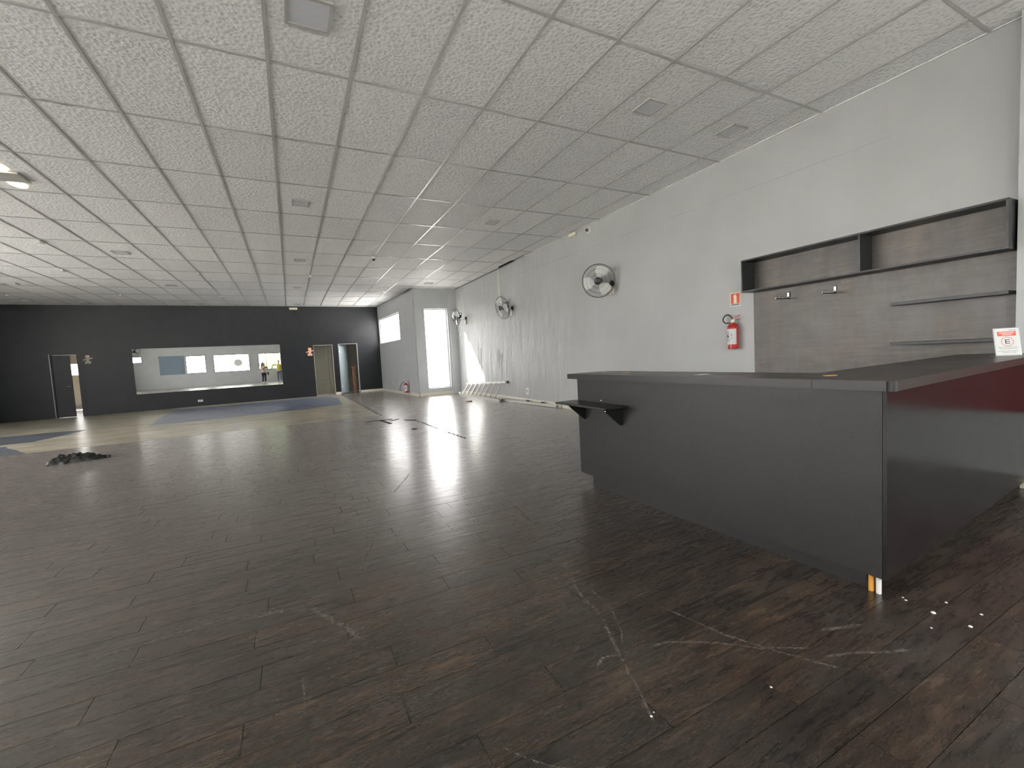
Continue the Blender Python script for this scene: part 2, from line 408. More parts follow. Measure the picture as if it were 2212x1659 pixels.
# ------------------------------------------------------------------ windows
def window(n, parent_loc, rz, x0, x1, z0, z1, mull, y=0.08, mat='black', fw_=.04):
    r = bpy.data.objects.new('window_%d' % n, None); C.objects.link(r); r.location = parent_loc; r.rotation_euler = (0, 0, rz); r['kind'] = 'structure'
    for a, b in [((x0, y, z0), (x1, y+.05, z0+fw_)), ((x0, y, z1-fw_), (x1, y+.05, z1)), ((x0, y, z0+fw_), (x0+fw_, y+.05, z1-fw_)), ((x1-fw_, y, z0+fw_), (x1, y+.05, z1-fw_))]:
        q = MB(); q.box(a, b); q.build('frame', mat, r)
    xs = [x0+fw_]+list(mull)+[x1-fw_]
    for a in mull:
        q = MB(); q.box((a-fw_/2, y, z0+fw_), (a+fw_/2, y+.05, z1-fw_)); q.build('mullion', mat, r)
    for a, b in zip(xs, xs[1:]):
        q = MB(); q.box((a+.005, y+.02, z0+fw_), (b-.005, y+.026, z1-fw_)); q.build('pane', 'glass', r)
    return r
window(1, (0, YW, 0), 0, 4.22, 5.06, .24, 3.02, [], y=.1, mat='white')
window(2, (XA, YW, 0), aang, 1.9, 4.9, 2.06, 3.12, [3.4], y=-.10, mat='white')
window(3, (0, YN-.2, 0), 0, *WN[2][:2], *WN[2][2:], [-4.25])
window(4, (0, YN-.2, 0), 0, *WN[3][:2], *WN[3][2:], [-3.05, -2.2, -1.3])
window(5, (0, YN-.2, 0), 0, *WN[4][:2], *WN[4][2:], [.12, 1.2])
window(6, (0, YN-.2, 0), 0, *WN[5][:2], *WN[5][2:], [3.9])
window(7, (0, YN-.2, 0), 0, *WN[0][:2], *WN[0][2:], [])
window(8, (0, YN-.2, 0), 0, *WN[1][:2], *WN[1][2:], [-6.0])
for i_, h in enumerate(LW):  # added left-wall windows, out of view, for more daylight
    window(10+i_, (XL, YN-.2, 0), PI/2, *h, [(h[0]+h[1])/2])
    portal((XL-.25, YN-.2+(h[0]+h[1])/2, 1.875), (PI/2, 0, -PI/2), 3.0, 2.15)
portal((4.64, YW+.25, 1.63), (-PI/2, 0, 0), .84, 2.8)
for wq in (WN[0], WN[2], WN[3], WN[4], WN[5]):
    portal(((wq[0]+wq[1])/2, YN-.25, (wq[2]+wq[3])/2), (PI/2, 0, 0), wq[1]-wq[0], wq[3]-wq[2])
pc = Vector((XA, YW, 0))+Matrix.Rotation(aang, 3, 'Z') @ Vector((3.4, -.22, 2.59))
portal(pc, (PI/2, 0, aang), 3.0, 1.06)
b = MB(); b.box((-6.78, YN+.005, 1.02), (-5.27, YN+.02, 2.36)); b.box((-6.8, YN+.0, 2.33), (-5.25, YN+.06, 2.42))
tag(b.build('window_blind', 'blind'), 'blue grey blind drawn over a window, seen at left in the wall mirror', 'blind')
d = thing('hanging_disc', 'round grey disc hanging in a window, seen in the mirror', 'disc', (-1.83, YN-.04, 1.70))
q = MB(); q.lathe([(0, -.008), (.29, -.008), (.29, .008), (0, .008)], axis=(0, 1, 0), n=32); q.build('disc', 'white', d)
q = MB(); q.tube([(0, 0, .29), (0, 0, .64)], .003, 6); q.build('cord', 'black', d)

# ------------------------------------------------------------------ floor planks
PW, PL, PY = .1515, .914, 1.44
known = {0: .27, 1: .67, 2: .29, 3: .71, 4: 1.05, 5: .67, 6: .20, 7: .71, 8: 1.07, 9: .59, 10: .95, 11: .57, -1: .80, -2: .45, -3: .10}
planks = []
for j in range(int((YN-PY)/PW)-1, int((19.95-PY)/PW)+1):
    y0 = PY+j*PW; y1 = y0+PW
    if y1 < YN or y0 > 19.9: continue
    xa = XL; xb = XR
    if y0 > 10.38: xa = 1.80
    if y0 > 14.72: xb = XA-.33*(max(y0, 14.8)-14.8)/5.1-.01
    yy0, yy1 = max(y0, YN), y1
    if y0 > 10.38: pass
    js = known.get(j, random.random()*PL)
    k0 = math.floor((xa-js)/PL)
    x = js+k0*PL
    while x < xb:
        a, c = max(x, xa), min(x+PL, xb)
        if c-a > .02:
            ytop = min(yy1, 19.716+math.tan(TH)*((a+c)/2)-.003)
            if ytop-yy0 > .01: planks.append([a, c, yy0, ytop])
        x += PL
def area(p):
    a, c, y0, y1 = p
    ps = [proj((X, Y, 0)) for X, Y in ((a, y0), (c, y0), (c, y1), (a, y1))]
    if any(q is None for q in ps): return 0
    ps = [(min(max(u, 0), 2212), min(max(v, 0), 1659)) for u, v in ps]
    return abs(sum(ps[i][0]*ps[(i+1) % 4][1]-ps[(i+1) % 4][0]*ps[i][1] for i in range(4)))/2
def hidden(p):
    cx, cy = (p[0]+p[1])/2, (p[2]+p[3])/2
    return cx > 2.75 and cy > 1.35 and cy < 1.35+(cx)*1.3 and cx*.9 > cy*.55 and cy < 3.4
full = [p for p in planks if abs(p[1]-p[0]-PL) < 1e-4 and abs(p[3]-p[2]-PW) < 1e-4 and not hidden(p)]
full.sort(key=area, reverse=True); chosen = full[:300]; ids = {id(p) for p in chosen}
G = .0013
q = MB(); q.box((-PL/2+G, -PW/2+G, -.004), (PL/2-G, PW/2-G, 0))
base = q.build('plank', 'plank', floor); pm = base.data
first = True
for p in chosen:
    if first: o = base; first = False
    else: o = base.copy(); C.objects.link(o); o.parent = floor
    o.location = ((p[0]+p[1])/2, (p[2]+p[3])/2, random.uniform(-.0002, .0002)); o.rotation_euler = (random.gauss(0, .0018), random.gauss(0, .0006), 0)
q = MB(); lay = q.bm.faces.layers.float.new('rnd')
for p in planks:
    if id(p) in ids: continue
    n0 = len(q.bm.faces); q.box((p[0]+G, p[2]+G, -.004), (p[1]-G, p[3]-G, 0)); q.bm.faces.ensure_lookup_table()
    r = random.random()
    for f in q.bm.faces[n0:]: f[lay] = r
    dz = random.gauss(0, .0018)*PW/2
    for f in q.bm.faces[n0:]:
        for v_ in f.verts:
            if v_.co.z > -.002 and v_.co.z == 0: v_.co.z = dz if v_.co.y > (p[2]+p[3])/2 else -dz+1e-7
so_ = q.build('plank_field', 'plank', floor, recalc=False); so_['kind'] = 'stuff'
# dark subfloor just under the planks so joints read dark
q = MB(); q.box((XL, YN, -.0045), (XR, 10.38, -.0035)); q.box((1.80, 10.38, -.0045), (XR, 14.7, -.0035)); q.build('underlay', 'darksub', floor)
# glue residue shapes on the bare screed
def patch(name, pts, mat, z=-.0036):
    random.seed(len(pts)*3+int(pts[0][0]*10)); out = []
    for i in range(len(pts)):
        a = Vector(pts[i]); b = Vector(pts[(i+1) % len(pts)]); n_ = max(2, int((b-a).length/.25))
        for k in range(n_):
            p = a.lerp(b, k/n_); out.append((p.x+random.uniform(-.04, .04), p.y+random.uniform(-.05, .05), z))
    q = MB(); q.prism(out, (0, 0, .0012)); return q.build(name, mat, floor)
patch('glue_residue', [(-3.25, 13.6), (-1.1, 13.8), (1.35, 14.6), (1.5, 17.7), (1.2, 18.9), (-3.7, 18.7)], 'bluescreed')
patch('glue_residue', [(-8.5, 11.9), (-5.1, 12.0), (-4.2, 10.45), (-4.7, 10.45), (-8.5, 10.45)], 'darkscreed')
patch('glue_residue', [(-8.5, 14.6), (-5.1, 14.2), (-4.55, 14.1), (-4.9, 12.4), (-8.5, 12.3)], 'darkscreed')
# scratches
def ribbon(name, pts, wd, mat, z=.0006, jitter=.004):
    pts = [Vector((p[0], p[1], z)) for p in pts]; dense = []
    for a, b in zip(pts, pts[1:]):
        n_ = max(2, int((b-a).length/.05))
        for k in range(n_): dense.append(a.lerp(b, k/n_))
    dense.append(pts[-1]); L, Rr = [], []
    for i, p in enumerate(dense):
        t = (dense[min(i+1, len(dense)-1)]-dense[max(i-1, 0)]).normalized(); nrm = Vector((-t.y, t.x, 0))
        off = nrm*random.uniform(-jitter, jitter); hw = wd/2*random.uniform(.6, 1.2)
        if i in (0, len(dense)-1): hw *= .2
        L.append(p+off+nrm*hw); Rr.append(p+off-nrm*hw)
    q = MB()
    A = [q.bm.verts.new(v) for v in L]; B = [q.bm.verts.new(v) for v in Rr]
    for i in range(len(A)-1): q.bm.faces.new([A[i], B[i], B[i+1], A[i+1]])
    o = q.build(name, mat, floor)
    return o
SCR = [([[1.42, 2.24], [1.29, 2.0], [1.22, 1.77], [1.2, 1.6], [1.1, 1.35], [1.04, 1.19], [.97, 1.01]], .012),
       ([[1.3, 1.82], [1.27, 1.6], [1.2, 1.45], [1.12, 1.34]], .006),
       ([[1.48, 1.52], [1.55, 1.21], [1.64, 1.03], [1.76, .83]], .012), ([[1.22, 1.31], [1.3, 1.30], [1.44, 1.22], [1.6, 1.08], [1.77, .97]], .012),
       ([[.97, 1.33], [1.03, 1.36], [1.09, 1.34]], .014), ([[.42, 3.08], [.34, 2.9], [.28, 2.67]], .016), ([[1.08, 4.77], [.95, 4.5], [.78, 4.16]], .02),
       ([[1.57, 3.32], [1.53, 3.0], [1.49, 2.67]], .016), ([[.2, 2.0], [.0, 2.4], [-.35, 2.55], [-.9, 2.5]], .02), ([[-.8, 1.7], [-.55, 1.5], [-.3, 1.45]], .012),
       ([[1.75, .93], [1.9, .86], [2.1, .76]], .012), ([[.5, 1.2], [.62, 1.05], [.75, .98]], .008), ([[-.05, 1.9], [-.06, 1.65]], .006), ([[1.9, 1.02], [2.1, .95]], .02)]
random.seed(3)
for pts, wd in SCR: ribbon('scratch', pts, wd, 'scuff')
# broken joint line running away from the camera, double row of dents
for seg in [[[2.22, 8.86], [2.25, 8.3], [2.28, 7.44]], [[2.27, 7.1], [2.33, 6.25]]]: ribbon('broken_joint', seg, .035, 'joint', jitter=.02)
for x in (1.14, 1.17):
    for k in range(9):
        y = 3.0+k*.19
        ribbon('dent', [[x+k*.045, y], [x+k*.045+.01, y+.05]], .005, 'joint', z=.0007, jitter=0)
ribbon('plank_edge', [[1.80, 10.38], [1.80, 14.0], [1.78, 19.7]], .02, 'joint', z=.0004, jitter=.002)

# ------------------------------------------------------------------ ceiling
o = MB(); o.box((XL, YN, 3.80), (XR, 14.9, 3.82)); o.box((XL, 14.9, 3.80), (3.7, 20, 3.82)); ceil = struct(o.build('ceiling', 'roof'))
GX, GY, TA, TB = .024, 4.07, .625, 1.279
cols = []; k = math.floor((XL-GX)/TA)
while GX+k*TA < XR: cols.append(k); k += 1
rows = []; k = math.floor((YN-GY)/TB)
while GY+k*TB < 20: rows.append(k); k += 1
def yend(x): return 19.716+math.tan(TH)*x
tiles = []
for ci in cols:
    for rj in rows:
        x0 = max(GX+ci*TA, XL)+.003; x1 = min(GX+(ci+1)*TA, XR)-.003
        y0 = max(GY+rj*TB, YN)+.003; y1 = min(GY+(rj+1)*TB, yend((x0+x1)/2)+.03)-.003
        if x0 > 3.9 and y0 > 14.8: continue
        if x1 > XA and y0 < 14.8 < y1: y1 = 14.82
        if y0 > 14.0: x1 = min(x1, XA-.0647*(max((y0+y1)/2, 14.8)-14.8)) if y1 > 14.83 else x1
        if x1-x0 < .05 or y1-y0 < .05: continue
        if x1 > XR-.01: x1 = XR-.004 if not (10.3 > y0 > 8) else XR-.07
        tiles.append((x0, x1, y0, y1))
def tarea(t):
    ps = [proj((X, Y, ZC)) for X, Y in ((t[0], t[2]), (t[1], t[2]), (t[1], t[3]), (t[0], t[3]))]
    if any(q_ is None for q_ in ps): return 0
    ps = [(min(max(u, 0), 2212), min(max(v, 0), 1659)) for u, v in ps]
    return abs(sum(ps[i][0]*ps[(i+1) % 4][1]-ps[(i+1) % 4][0]*ps[i][1] for i in range(4)))/2
tiles.sort(key=tarea, reverse=True)
tm = {}
random.seed(11)
for t_ in tiles[:300]:
    sx, sy = round(t_[1]-t_[0], 4), round(t_[3]-t_[2], 4)
    if (sx, sy) not in tm:
        q = MB(); q.box((-sx/2, -sy/2, 0), (sx/2, sy/2, .016), bevel=.002); ob = q.build('ceiling_tile', 'tile', ceil); tm[(sx, sy)] = ob
    else:
        ob = tm[(sx, sy)].copy(); C.objects.link(ob); ob.parent = ceil
    ob.location = ((t_[0]+t_[1])/2, (t_[2]+t_[3])/2, ZC+.004+random.uniform(0, .003))
    ob.rotation_euler = (random.uniform(-.001, .001), random.uniform(-.0015, .0015), 0)
q = MB()
for t_ in tiles[300:]: q.box((t_[0], t_[2], ZC+.005), (t_[1], t_[3], ZC+.02))
so_ = q.build('ceiling_tile_field', 'tile', ceil); so_['kind'] = 'stuff'
for ci in cols[1:]:
    x = GX+ci*TA; ye = yend(x) if x < 3.7 else 14.8
    q = MB(); q.box((x-.0125, YN, ZC-.002), (x+.0125, ye, ZC+.003)); q.box((x-.002, YN, ZC+.003), (x+.002, ye, ZC+.03)); q.build('grid_bar', 'tbar', ceil)
for rj in rows[1:]:
    y = GY+rj*TB; xe = XR if y < 14.8 else XA-.0647*(y-14.8)
    q = MB(); q.box((XL, y-.0115, ZC-.0012), (xe, y+.0115, ZC+.0035)); q.build('grid_bar', 'tbar', ceil)
q = MB(); q.box((XR-.02, YN, ZC-.002), (XR, 9.6, ZC+.02)); q.build('wall_angle', 'tile', ceil)
q = MB(); q.box((XR-.10, 10.15, ZC-.006), (XR-.004, 10.95, ZC+.002)); q.box((XR-.015, 10.9, ZC-.012), (XR-.002, 14.7, ZC+.001)); q.build('dark_gap_strip', 'joint', ceil)  # black strips stand in for the shade inside the open ceiling edge
for x, y, l in [(-1.55, 3.3, .05), (-2.4, 4.06, .06), (-1.62, 5.35, .08), (-1.75, 5.33, .04)]:
    q = MB(); q.prism([(x-l, y, ZC-.0035), (x, y-.012, ZC-.0035), (x+l, y+.008, ZC-.0035), (x+l*.2, y+.015, ZC-.0035)], (0, 0, .001)); q.build('tile_scuff', 'greyink', ceil)

# crack along the ring beam of the right wall
random.seed(5)
pts = []; y = 14.75
while y > 1.9:
    z = 3.40-(14.75-y)*.0185+random.uniform(-.006, .006); pts.append((y, z)); y -= random.uniform(.08, .25)
q = MB(); A = [q.bm.verts.new((XR-.0015, y, z+random.uniform(.001, .004))) for y, z in pts]; B = [q.bm.verts.new((XR-.0015, y, z-random.uniform(.001, .004))) for y, z in pts]
for i in range(len(A)-1):
    if random.random() < .86: q.bm.faces.new([A[i], B[i], B[i+1], A[i+1]])
q.build('plaster_crack', 'greyink', wr)
# damp-swollen ridges
random.seed(9)
for k in range(16):
    y = random.uniform(7.2, 14.3); z = random.uniform(.9, 3.2); l = random.uniform(.25, .9)
    P = [(XR-.001, y+random.uniform(-.02, .02), z+l*(i/7-.5)) for i in range(8)]
    q = MB(); q.tube(P, [.002, .006, .008, .006, .009, .007, .005, .002], 6); q.build('paint_blister', 'wall', wr, smooth='all')

# ------------------------------------------------------------------ baseboards, pilaster
def bboard(n, a, b, h=.10, t=.016, side=1, mat='trimw'):
    a = Vector((a[0], a[1], 0)); b = Vector((b[0], b[1], 0)); d_ = (b-a).normalized(); nr = Vector((-d_.y, d_.x, 0))*side*t
    q = MB(); z = Vector((0, 0, h)); z2 = Vector((0, 0, h-.012))
    prof = [a, a+nr, a+nr+z2, a+nr*.5+z, a+z]
    q.prism(prof, b-a); return struct(q.build(n, mat))
bboard('baseboard_right', (XR, 3.9), (XR, 14.7), side=1)
bboard('baseboard_window_side', (XA+.0, YW), (5.1, YW), side=-1)
a1 = Vector((XA, YW, 0)); d1 = Vector((math.cos(aang), math.sin(aang), 0)); n1 = Vector((-d1.y, d1.x, 0))
bboard('baseboard_alcove', tuple((a1+n1*.03)[:2]), tuple((a1+d1*5.0+n1*.0)[:2]), side=1)
bboard('baseboard_back', tuple(fw(2.64, 0, 0)[:2]), tuple(fw(3.6, 0, 0)[:2]), side=-1)
bboard('baseboard_back_doors', tuple(fw(1.63, 0, 0)[:2]), tuple(fw(1.83, 0, 0)[:2]), side=-1)
q = MB(); q.box((5.27, 1.19, 0), (XR, 1.31, ZC+.02)); struct(q.build('trim_4', 'plainwall'))
q = MB(); q.box((4.93, 1.10, 0), (5.27, 1.19, .075), bevel=.004); struct(q.build('baseboard_near', 'trimw'))

# ------------------------------------------------------------------ back rooms behind the charcoal wall
rm = MB()
rm.box((-9.3, 6.0, 0), (-4.9, 6.1, 1.40)); rm.box((-9.3, 6.0, 1.93), (-4.9, 6.1, 3.0)); rm.box((-9.3, 6.0, 1.40), (-9.0, 6.1, 1.93)); rm.box((-7.6, 6.0, 1.4), (-4.9, 6.1, 1.93))
rm.box((-9.4, .15, 0), (-9.3, 6.1, 3.0)); rm.box((-4.9, .15, 0), (-4.8, 6.1, 3.0)); rm.box((-9.4, .15, 3.0), (-4.8, 6.1, 3.1))
far(struct(rm.build('wall_store_room', 'beigewall')))
r = bpy.data.objects.new('window_9', None); C.objects.link(r); r['kind'] = 'structure'; far(r)
q = MB()
for a, b in [((-9.0, 6.02, 1.40), (-7.6, 6.06, 1.43)), ((-9.0, 6.02, 1.90), (-7.6, 6.06, 1.93)), ((-9.0, 6.02, 1.43), (-8.97, 6.06, 1.90)), ((-7.63, 6.02, 1.43), (-7.6, 6.06, 1.90))]: q.box(a, b)
q.build('frame', 'white', r); q = MB(); q.box((-8.97, 6.035, 1.43), (-7.63, 6.04, 1.90)); q.build('pane', 'glass', r)
portal(fw(-8.3, 6.15, 1.66), (-PI/2, 0, TH), 1.4, .5)
# doorway 1: jambs and door leaf ajar
def jamb(n, x0, x1, zt, mat, dep=.17, t=.03):
    r = bpy.data.objects.new('door_%d' % n, None); C.objects.link(r); r['kind'] = 'structure'; far(r)
    for a, b in [((x0, -.01, 0), (x0+t, dep, zt)), ((x1-t, -.01, 0), (x1, dep, zt)), ((x0+t, -.01, zt-t), (x1-t, dep, zt))]:
        q = MB(); q.box(a, b); q.build('jamb', mat, r)
    return r
d1_ = jamb(1, -6.97, -6.17, 2.09, 'darkwall')
q = MB(); q.box((-6.985, -.012, 0), (-6.965, .0, 2.09)); q.build('door_edge_strip', 'greyink', d1_)
q = MB(); q.box((-6.33, .02, 0), (-6.20, .16, 2.06)); q.build('jamb_lining', 'darkwall', d1_)
q = MB(); q.box((0, 0, .01), (.44, .035, 2.05)); lf = q.build('door_leaf', 'darkwall', d1_); lf.location = (-6.94, .03, 0); lf.rotation_euler = (0, 0, math.radians(2))
q = MB(); q.tube([(.40, -.0, 1.02), (.40, -.05, 1.02), (.30, -.05, 1.02)], .008, 8); q.build('door_handle', 'chrome', lf)
# niche with wall tiles behind doorway 2
d2_ = jamb(2, .87, 1.62, 2.11, 'beigewall', t=.012)
rm = MB(); rm.box((.70, .75, 0), (1.75, .85, 2.6)); rm.box((.72, .15, 0), (.80, .80, 2.6)); rm.box((1.66, .15, 0), (1.74, .80, 2.6)); rm.box((.7, .15, 2.5), (1.8, .85, 2.6))
tn = far(struct(rm.build('wall_tiled_niche', 'beigewall')))
M['walltile'] = simple('beige_wall_tile', (.33, .31, .265), .35, var=.06, scale=3)
zs = [0.0, .55, 1.10, 1.66, 2.2]
for i in range(4):
    for a, b in [(.81, 1.50), (1.505, 1.655)]:
        q = MB(); q.box((a, .735, zs[i]+.004), (b-.004, .75, zs[i+1]-.002), bevel=.002); q.build('tile', 'walltile', tn)
# doorway 3 with pale door leaf opening inwards and a wall behind
d3_ = jamb(3, 1.84, 2.62, 2.13, 'plainwall', t=.015)
rm = MB(); rm.box((1.70, 1.6, 0), (3.4, 1.7, 2.6)); rm.box((1.76, .15, 0), (1.82, 1.6, 2.6)); rm.box((3.3, .15, 0), (3.4, 1.6, 2.6)); rm.box((1.7, .15, 2.5), (3.4, 1.7, 2.6))
far(struct(rm.build('wall_corridor', 'beigewall')))
q = MB(); q.box((0, -.018, .02), (.72, .018, 2.1), bevel=.003); lf = q.build('door_leaf', 'glassdoor', d3_); lf.location = (1.86, .05, 0); lf.rotation_euler = (0, 0, math.radians(56))
for z in (.25, 1.75):
    q = MB(); q.box((0, -.03, z), (.06, -.018, z+.13)); q.build('hinge', 'white', lf)
pr = thing('wooden_prop', 'upright brown stained wooden prop inside the right-hand doorway', 'wood', (0, 0, 0)); far(pr)
q = MB(); q.box((2.40, .30, 0), (2.47, .36, 1.12), bevel=.004); q.build('post', 'brown', pr)
q = MB(); q.box((2.47, .31, 0), (2.52, .35, 1.10), bevel=.004); q.build('post', 'brown', pr)
for z in (1.08, .72, .36):
    q = MB(); q.box((2.34, .29, z), (2.56, .30, z+.05)); q.build('crosspiece', 'brown', pr)
for z0_, xx in ((0.0, .0), ):
    pass
# lights of the back rooms come through the doorways only

# ------------------------------------------------------------------ mirror, stickers, sockets on charcoal wall
mr_ = thing('wall_mirror', 'long frameless mirror on the charcoal wall reflecting the windows', 'mirror', fw(-2.61, -.012, .60), TH)
TL = math.radians(.23)
q = MB(); W2 = 2.275; Hm = 1.585
q.poly([(-W2, -.006, 0), (W2, -.006, 0), (W2, -.006-math.tan(TL)*Hm, Hm), (-W2, -.006-math.tan(TL)*Hm, Hm)]); q.build('mirror_glass', 'mirror', mr_, recalc=False)
q = MB(); q.prism([(-W2, .011, 0), (-W2, -.0055, 0), (-W2, -.0055-math.tan(TL)*Hm, Hm), (-W2, .011, Hm)], (2*W2, 0, 0)); q.build('backing', 'greyink', mr_)
def child_sign(name, label, x, z, s, hat, skin):
    t = thing(name, label, 'sign', fw(x, -.002, z), TH)
    q = MB()
    def disc(cx, cz, r, sx=1): q.prism([(cx+sx*r*math.cos(a*PI/8), 0, cz+r*math.sin(a*PI/8)) for a in range(16)], (0, -.006, 0))
    q.box((-.045*s, -.006, -.10*s), (.045*s, 0, .03*s)); q.prism([(-.02*s, 0, .02*s), (-.15*s, 0, -.03*s), (-.14*s, 0, -.06*s), (-.02*s, 0, -.03*s)], (0, -.006, 0))
    q.prism([(.02*s, 0, .02*s), (.14*s, 0, .05*s), (.15*s, 0, .02*s), (.02*s, 0, -.03*s)], (0, -.006, 0)); q.build('body', skin, t)
    q = MB(); disc(0, .07*s, .055*s, 1.1); q.build('face', skin, t)
    q = MB(); q.prism([(-.075*s, -.001, .09*s), (.075*s, -.001, .09*s), (.055*s, -.001, .14*s), (-.04*s, -.001, .145*s)], (0, -.008, 0)); q.build('hair_sign', hat, t)
    q = MB(); disc(-.045*s, -.14*s, .05*s); disc(.045*s, -.14*s, .05*s); q.build('feet', skin, t)
    return t
child_sign('door_sign', 'small cut-out sign of a child with yellow hair beside the tiled doorway', .74, 1.87, 1.0, 'straw', 'hoodskin')
child_sign('door_sign', 'small faded cut-out child sign right of the left-hand doorway', -6.05, 1.90, .85, 'hoodskin', 'palesign')
def socket(pos, rz, label, w=.12, h=.075):
    t = thing('power_socket', label, 'socket', pos, rz)
    q = MB(); q.box((-w/2, -.010, -h/2), (w/2, 0, h/2), bevel=.003); q.build('plate', 'white', t)
    q = MB(); q.box((-w*.2, -.013, -h*.22), (w*.2, -.010, h*.22), bevel=.001); q.build('insert', 'greyink', t)
socket(fw(-3.09, 0, .20), TH, 'white double socket low on the charcoal wall under the mirror', .15, .075)
socket((XR, 9.81, .30), -PI/2, 'white socket low on the grey wall right of the ladder', .13, .17)
socket(a1+d1*3.28+Vector((0, 0, .40)), aang-PI, 'white socket low on the alcove wall, farther from the big window', .08, .11)
socket(a1+d1*2.43+Vector((0, 0, .40)), aang-PI, 'white socket low on the alcove wall, just left of the standing extinguisher', .08, .11)
q = MB(); q.box((-.15, -.06, -.04), (.15, 0, .04), bevel=.006); o = q.build('emergency_light', 'cream'); o.location = fw(.26, 0, 3.60); o.rotation_euler = (0, 0, TH)
tag(o, 'cream emergency light box at the top of the charcoal wall', 'light')

# ------------------------------------------------------------------ ceiling lights and detectors
def led(x, y, label, s=.23):
    t = thing('ceiling_light', label, 'light', (x, y, ZC), 0, 'square ceiling lights')
    h = s/2; f = .022
    for a, b in [((-h, -h), (h, -h+f)), ((-h, h-f), (h, h)), ((-h, -h+f), (-h+f, h-f)), ((h-f, -h+f), (h, h-f))]:
        q = MB(); q.box((a[0], a[1], -.012), (b[0], b[1], .003)); q.build('frame', 'ledframe', t)
    q = MB(); q.box((-h+f, -h+f, -.006), (h-f, h-f, .003)); q.build('diffuser', 'diffuser', t)
L0 = [(.30, 3.42, 'square unlit ceiling light nearest the camera at the top edge', .30), (3.47, 3.41, 'square unlit ceiling light above the counter, left of its neighbour', .25), (4.75, 3.43, 'square unlit ceiling light closest to the grey wall above the shelves', .25),
      (.32, 7.34, 'square unlit ceiling light second from camera in the central row', .24), (3.48, 7.36, 'square unlit ceiling light near the grey wall above the wall camera', .23), (.37, 11.22, 'square unlit ceiling light third from camera in the central row', .23),
      (.37, 15.05, 'square unlit ceiling light fourth from camera in the central row', .23), (.41, 18.95, 'square unlit ceiling light in the central row beside the charcoal wall', .23), (-2.82, 11.25, 'square unlit ceiling light in the left row, nearest of the unlit ones', .25),
      (-2.78, 15.13, 'square unlit ceiling light in the left row, second of the unlit ones', .23), (-6.02, 15.3, 'square unlit ceiling light at the far left picture edge', .25), (-2.71, 18.94, 'square unlit ceiling light in the left row close to the charcoal wall', .23),
      (-5.78, 18.94, 'square unlit ceiling light farthest left along the charcoal wall', .23), (4.14, 13.75, 'square unlit ceiling light in front of the tall window', .25)]
for x, y, l, s in L0: led(x, y, l, s)
t = thing('ceiling_lamp', 'flat ceiling lamp with two glowing warm spots at the left edge', 'lamp', (-2.84, 7.39, ZC))
q = MB(); q.box((-.17, -.15, -.02), (.17, .15, .002), bevel=.004); q.build('panel', 'ledframe', t)
M['warm'] = emit('warm_lamp_glow', (1, .93, .72), 6)
for sx, sy in ((.0, .28), (.05, -.27)):
    q = MB(); q.prism([(sx+.075*math.cos(a*PI/10), sy+.12*math.sin(a*PI/10), -.008) for a in range(20)], (0, 0, .012)); q.build('lit_lens', 'warm', t)
def grid_box(x, y, label, s=(.18, .05, .035)):
    t = thing('ceiling_sensor', label, 'sensor', (x, y, ZC-.002), 0, 'small sensors on the ceiling grid')
    q = MB(); q.box((-s[1]/2, -s[0]/2, -s[2]), (s[1]/2, s[0]/2, 0), bevel=.006); q.build('housing', 'white', t)
    q = MB(); q.lathe([(0, -s[2]-.006), (.012, -s[2]-.004), (.014, -s[2]+.002)], n=12); q.build('lens', 'greyink', t)
for x, y, l in [(-3.74, 10.63, 'white sensor box on the ceiling grid at left, nearest of the set'), (-4.36, 13.27, 'white sensor box on the ceiling grid at left, second from camera'), (-1.85, 13.17, 'white sensor box on the ceiling grid above the left part of the mirror'),
                (-4.36, 16.99, 'white sensor box on the ceiling grid left of the mirror, near the charcoal wall'), (-1.85, 17.06, 'white sensor box on the ceiling grid above the mirror, close to the charcoal wall'),
                (-6.86, 17.23, 'white sensor box at far left, the nearer of two by the picture edge'), (-7.0, 18.46, 'white sensor box at far left, the farther of two by the picture edge'),
                (.65, 13.02, 'small box on the ceiling grid in the middle, the nearer of two'), (.65, 16.96, 'small box on the ceiling grid in the middle, the farther of two')]:
    grid_box(x, y, l, (.18, .05, .035) if x < 0 else (.08, .06, .05))
def dome(pos, axis, label, r=.055):
    t = thing('dome_camera', label, 'camera', pos)
    ax = Vector(axis)
    q = MB(); q.lathe([(r, 0), (r, .02), (r*.85, .03), (0, .03)], axis=axis, n=20); q.build('base', 'white', t, smooth=True)
    q = MB(); q.ell(ax*.045, (r*.72, r*.72, r*.72)); q.build('ball', 'white', t, smooth='all')
    dl = (ax*.4+Vector((-.5, -.7, -.4))).normalized()
    q = MB(); q.lathe([(r*.42, 0), (r*.42, .012), (0, .014)], axis=dl, org=ax*.045+dl*r*.60, n=16); q.build('lens', 'black', t, smooth=True)
dome((1.91, 10.52, ZC), (0, 0, -1), 'small dark dome camera on the ceiling near the tall window', .06)
dome((XR, 6.98, 3.60), (-1, 0, 0), 'white dome camera high on the grey wall under the ceiling', .07)
q = MB(); q.box((-.05, -.12, -.035), (0, .12, .035), bevel=.008); o = q.build('motion_sensor', 'cream'); o.location = (XR, 7.50, 3.645); tag(o, 'cream plastic sensor box high on the grey wall left of the white dome camera', 'sensor')
q = MB(); q.box((XR-.014, 11.135, 2.80), (XR, 11.165, ZC)); tag(q.build('cable_cover', 'cream'), 'thin white cable duct running from the ceiling down to the second wall fan', 'cable duct')

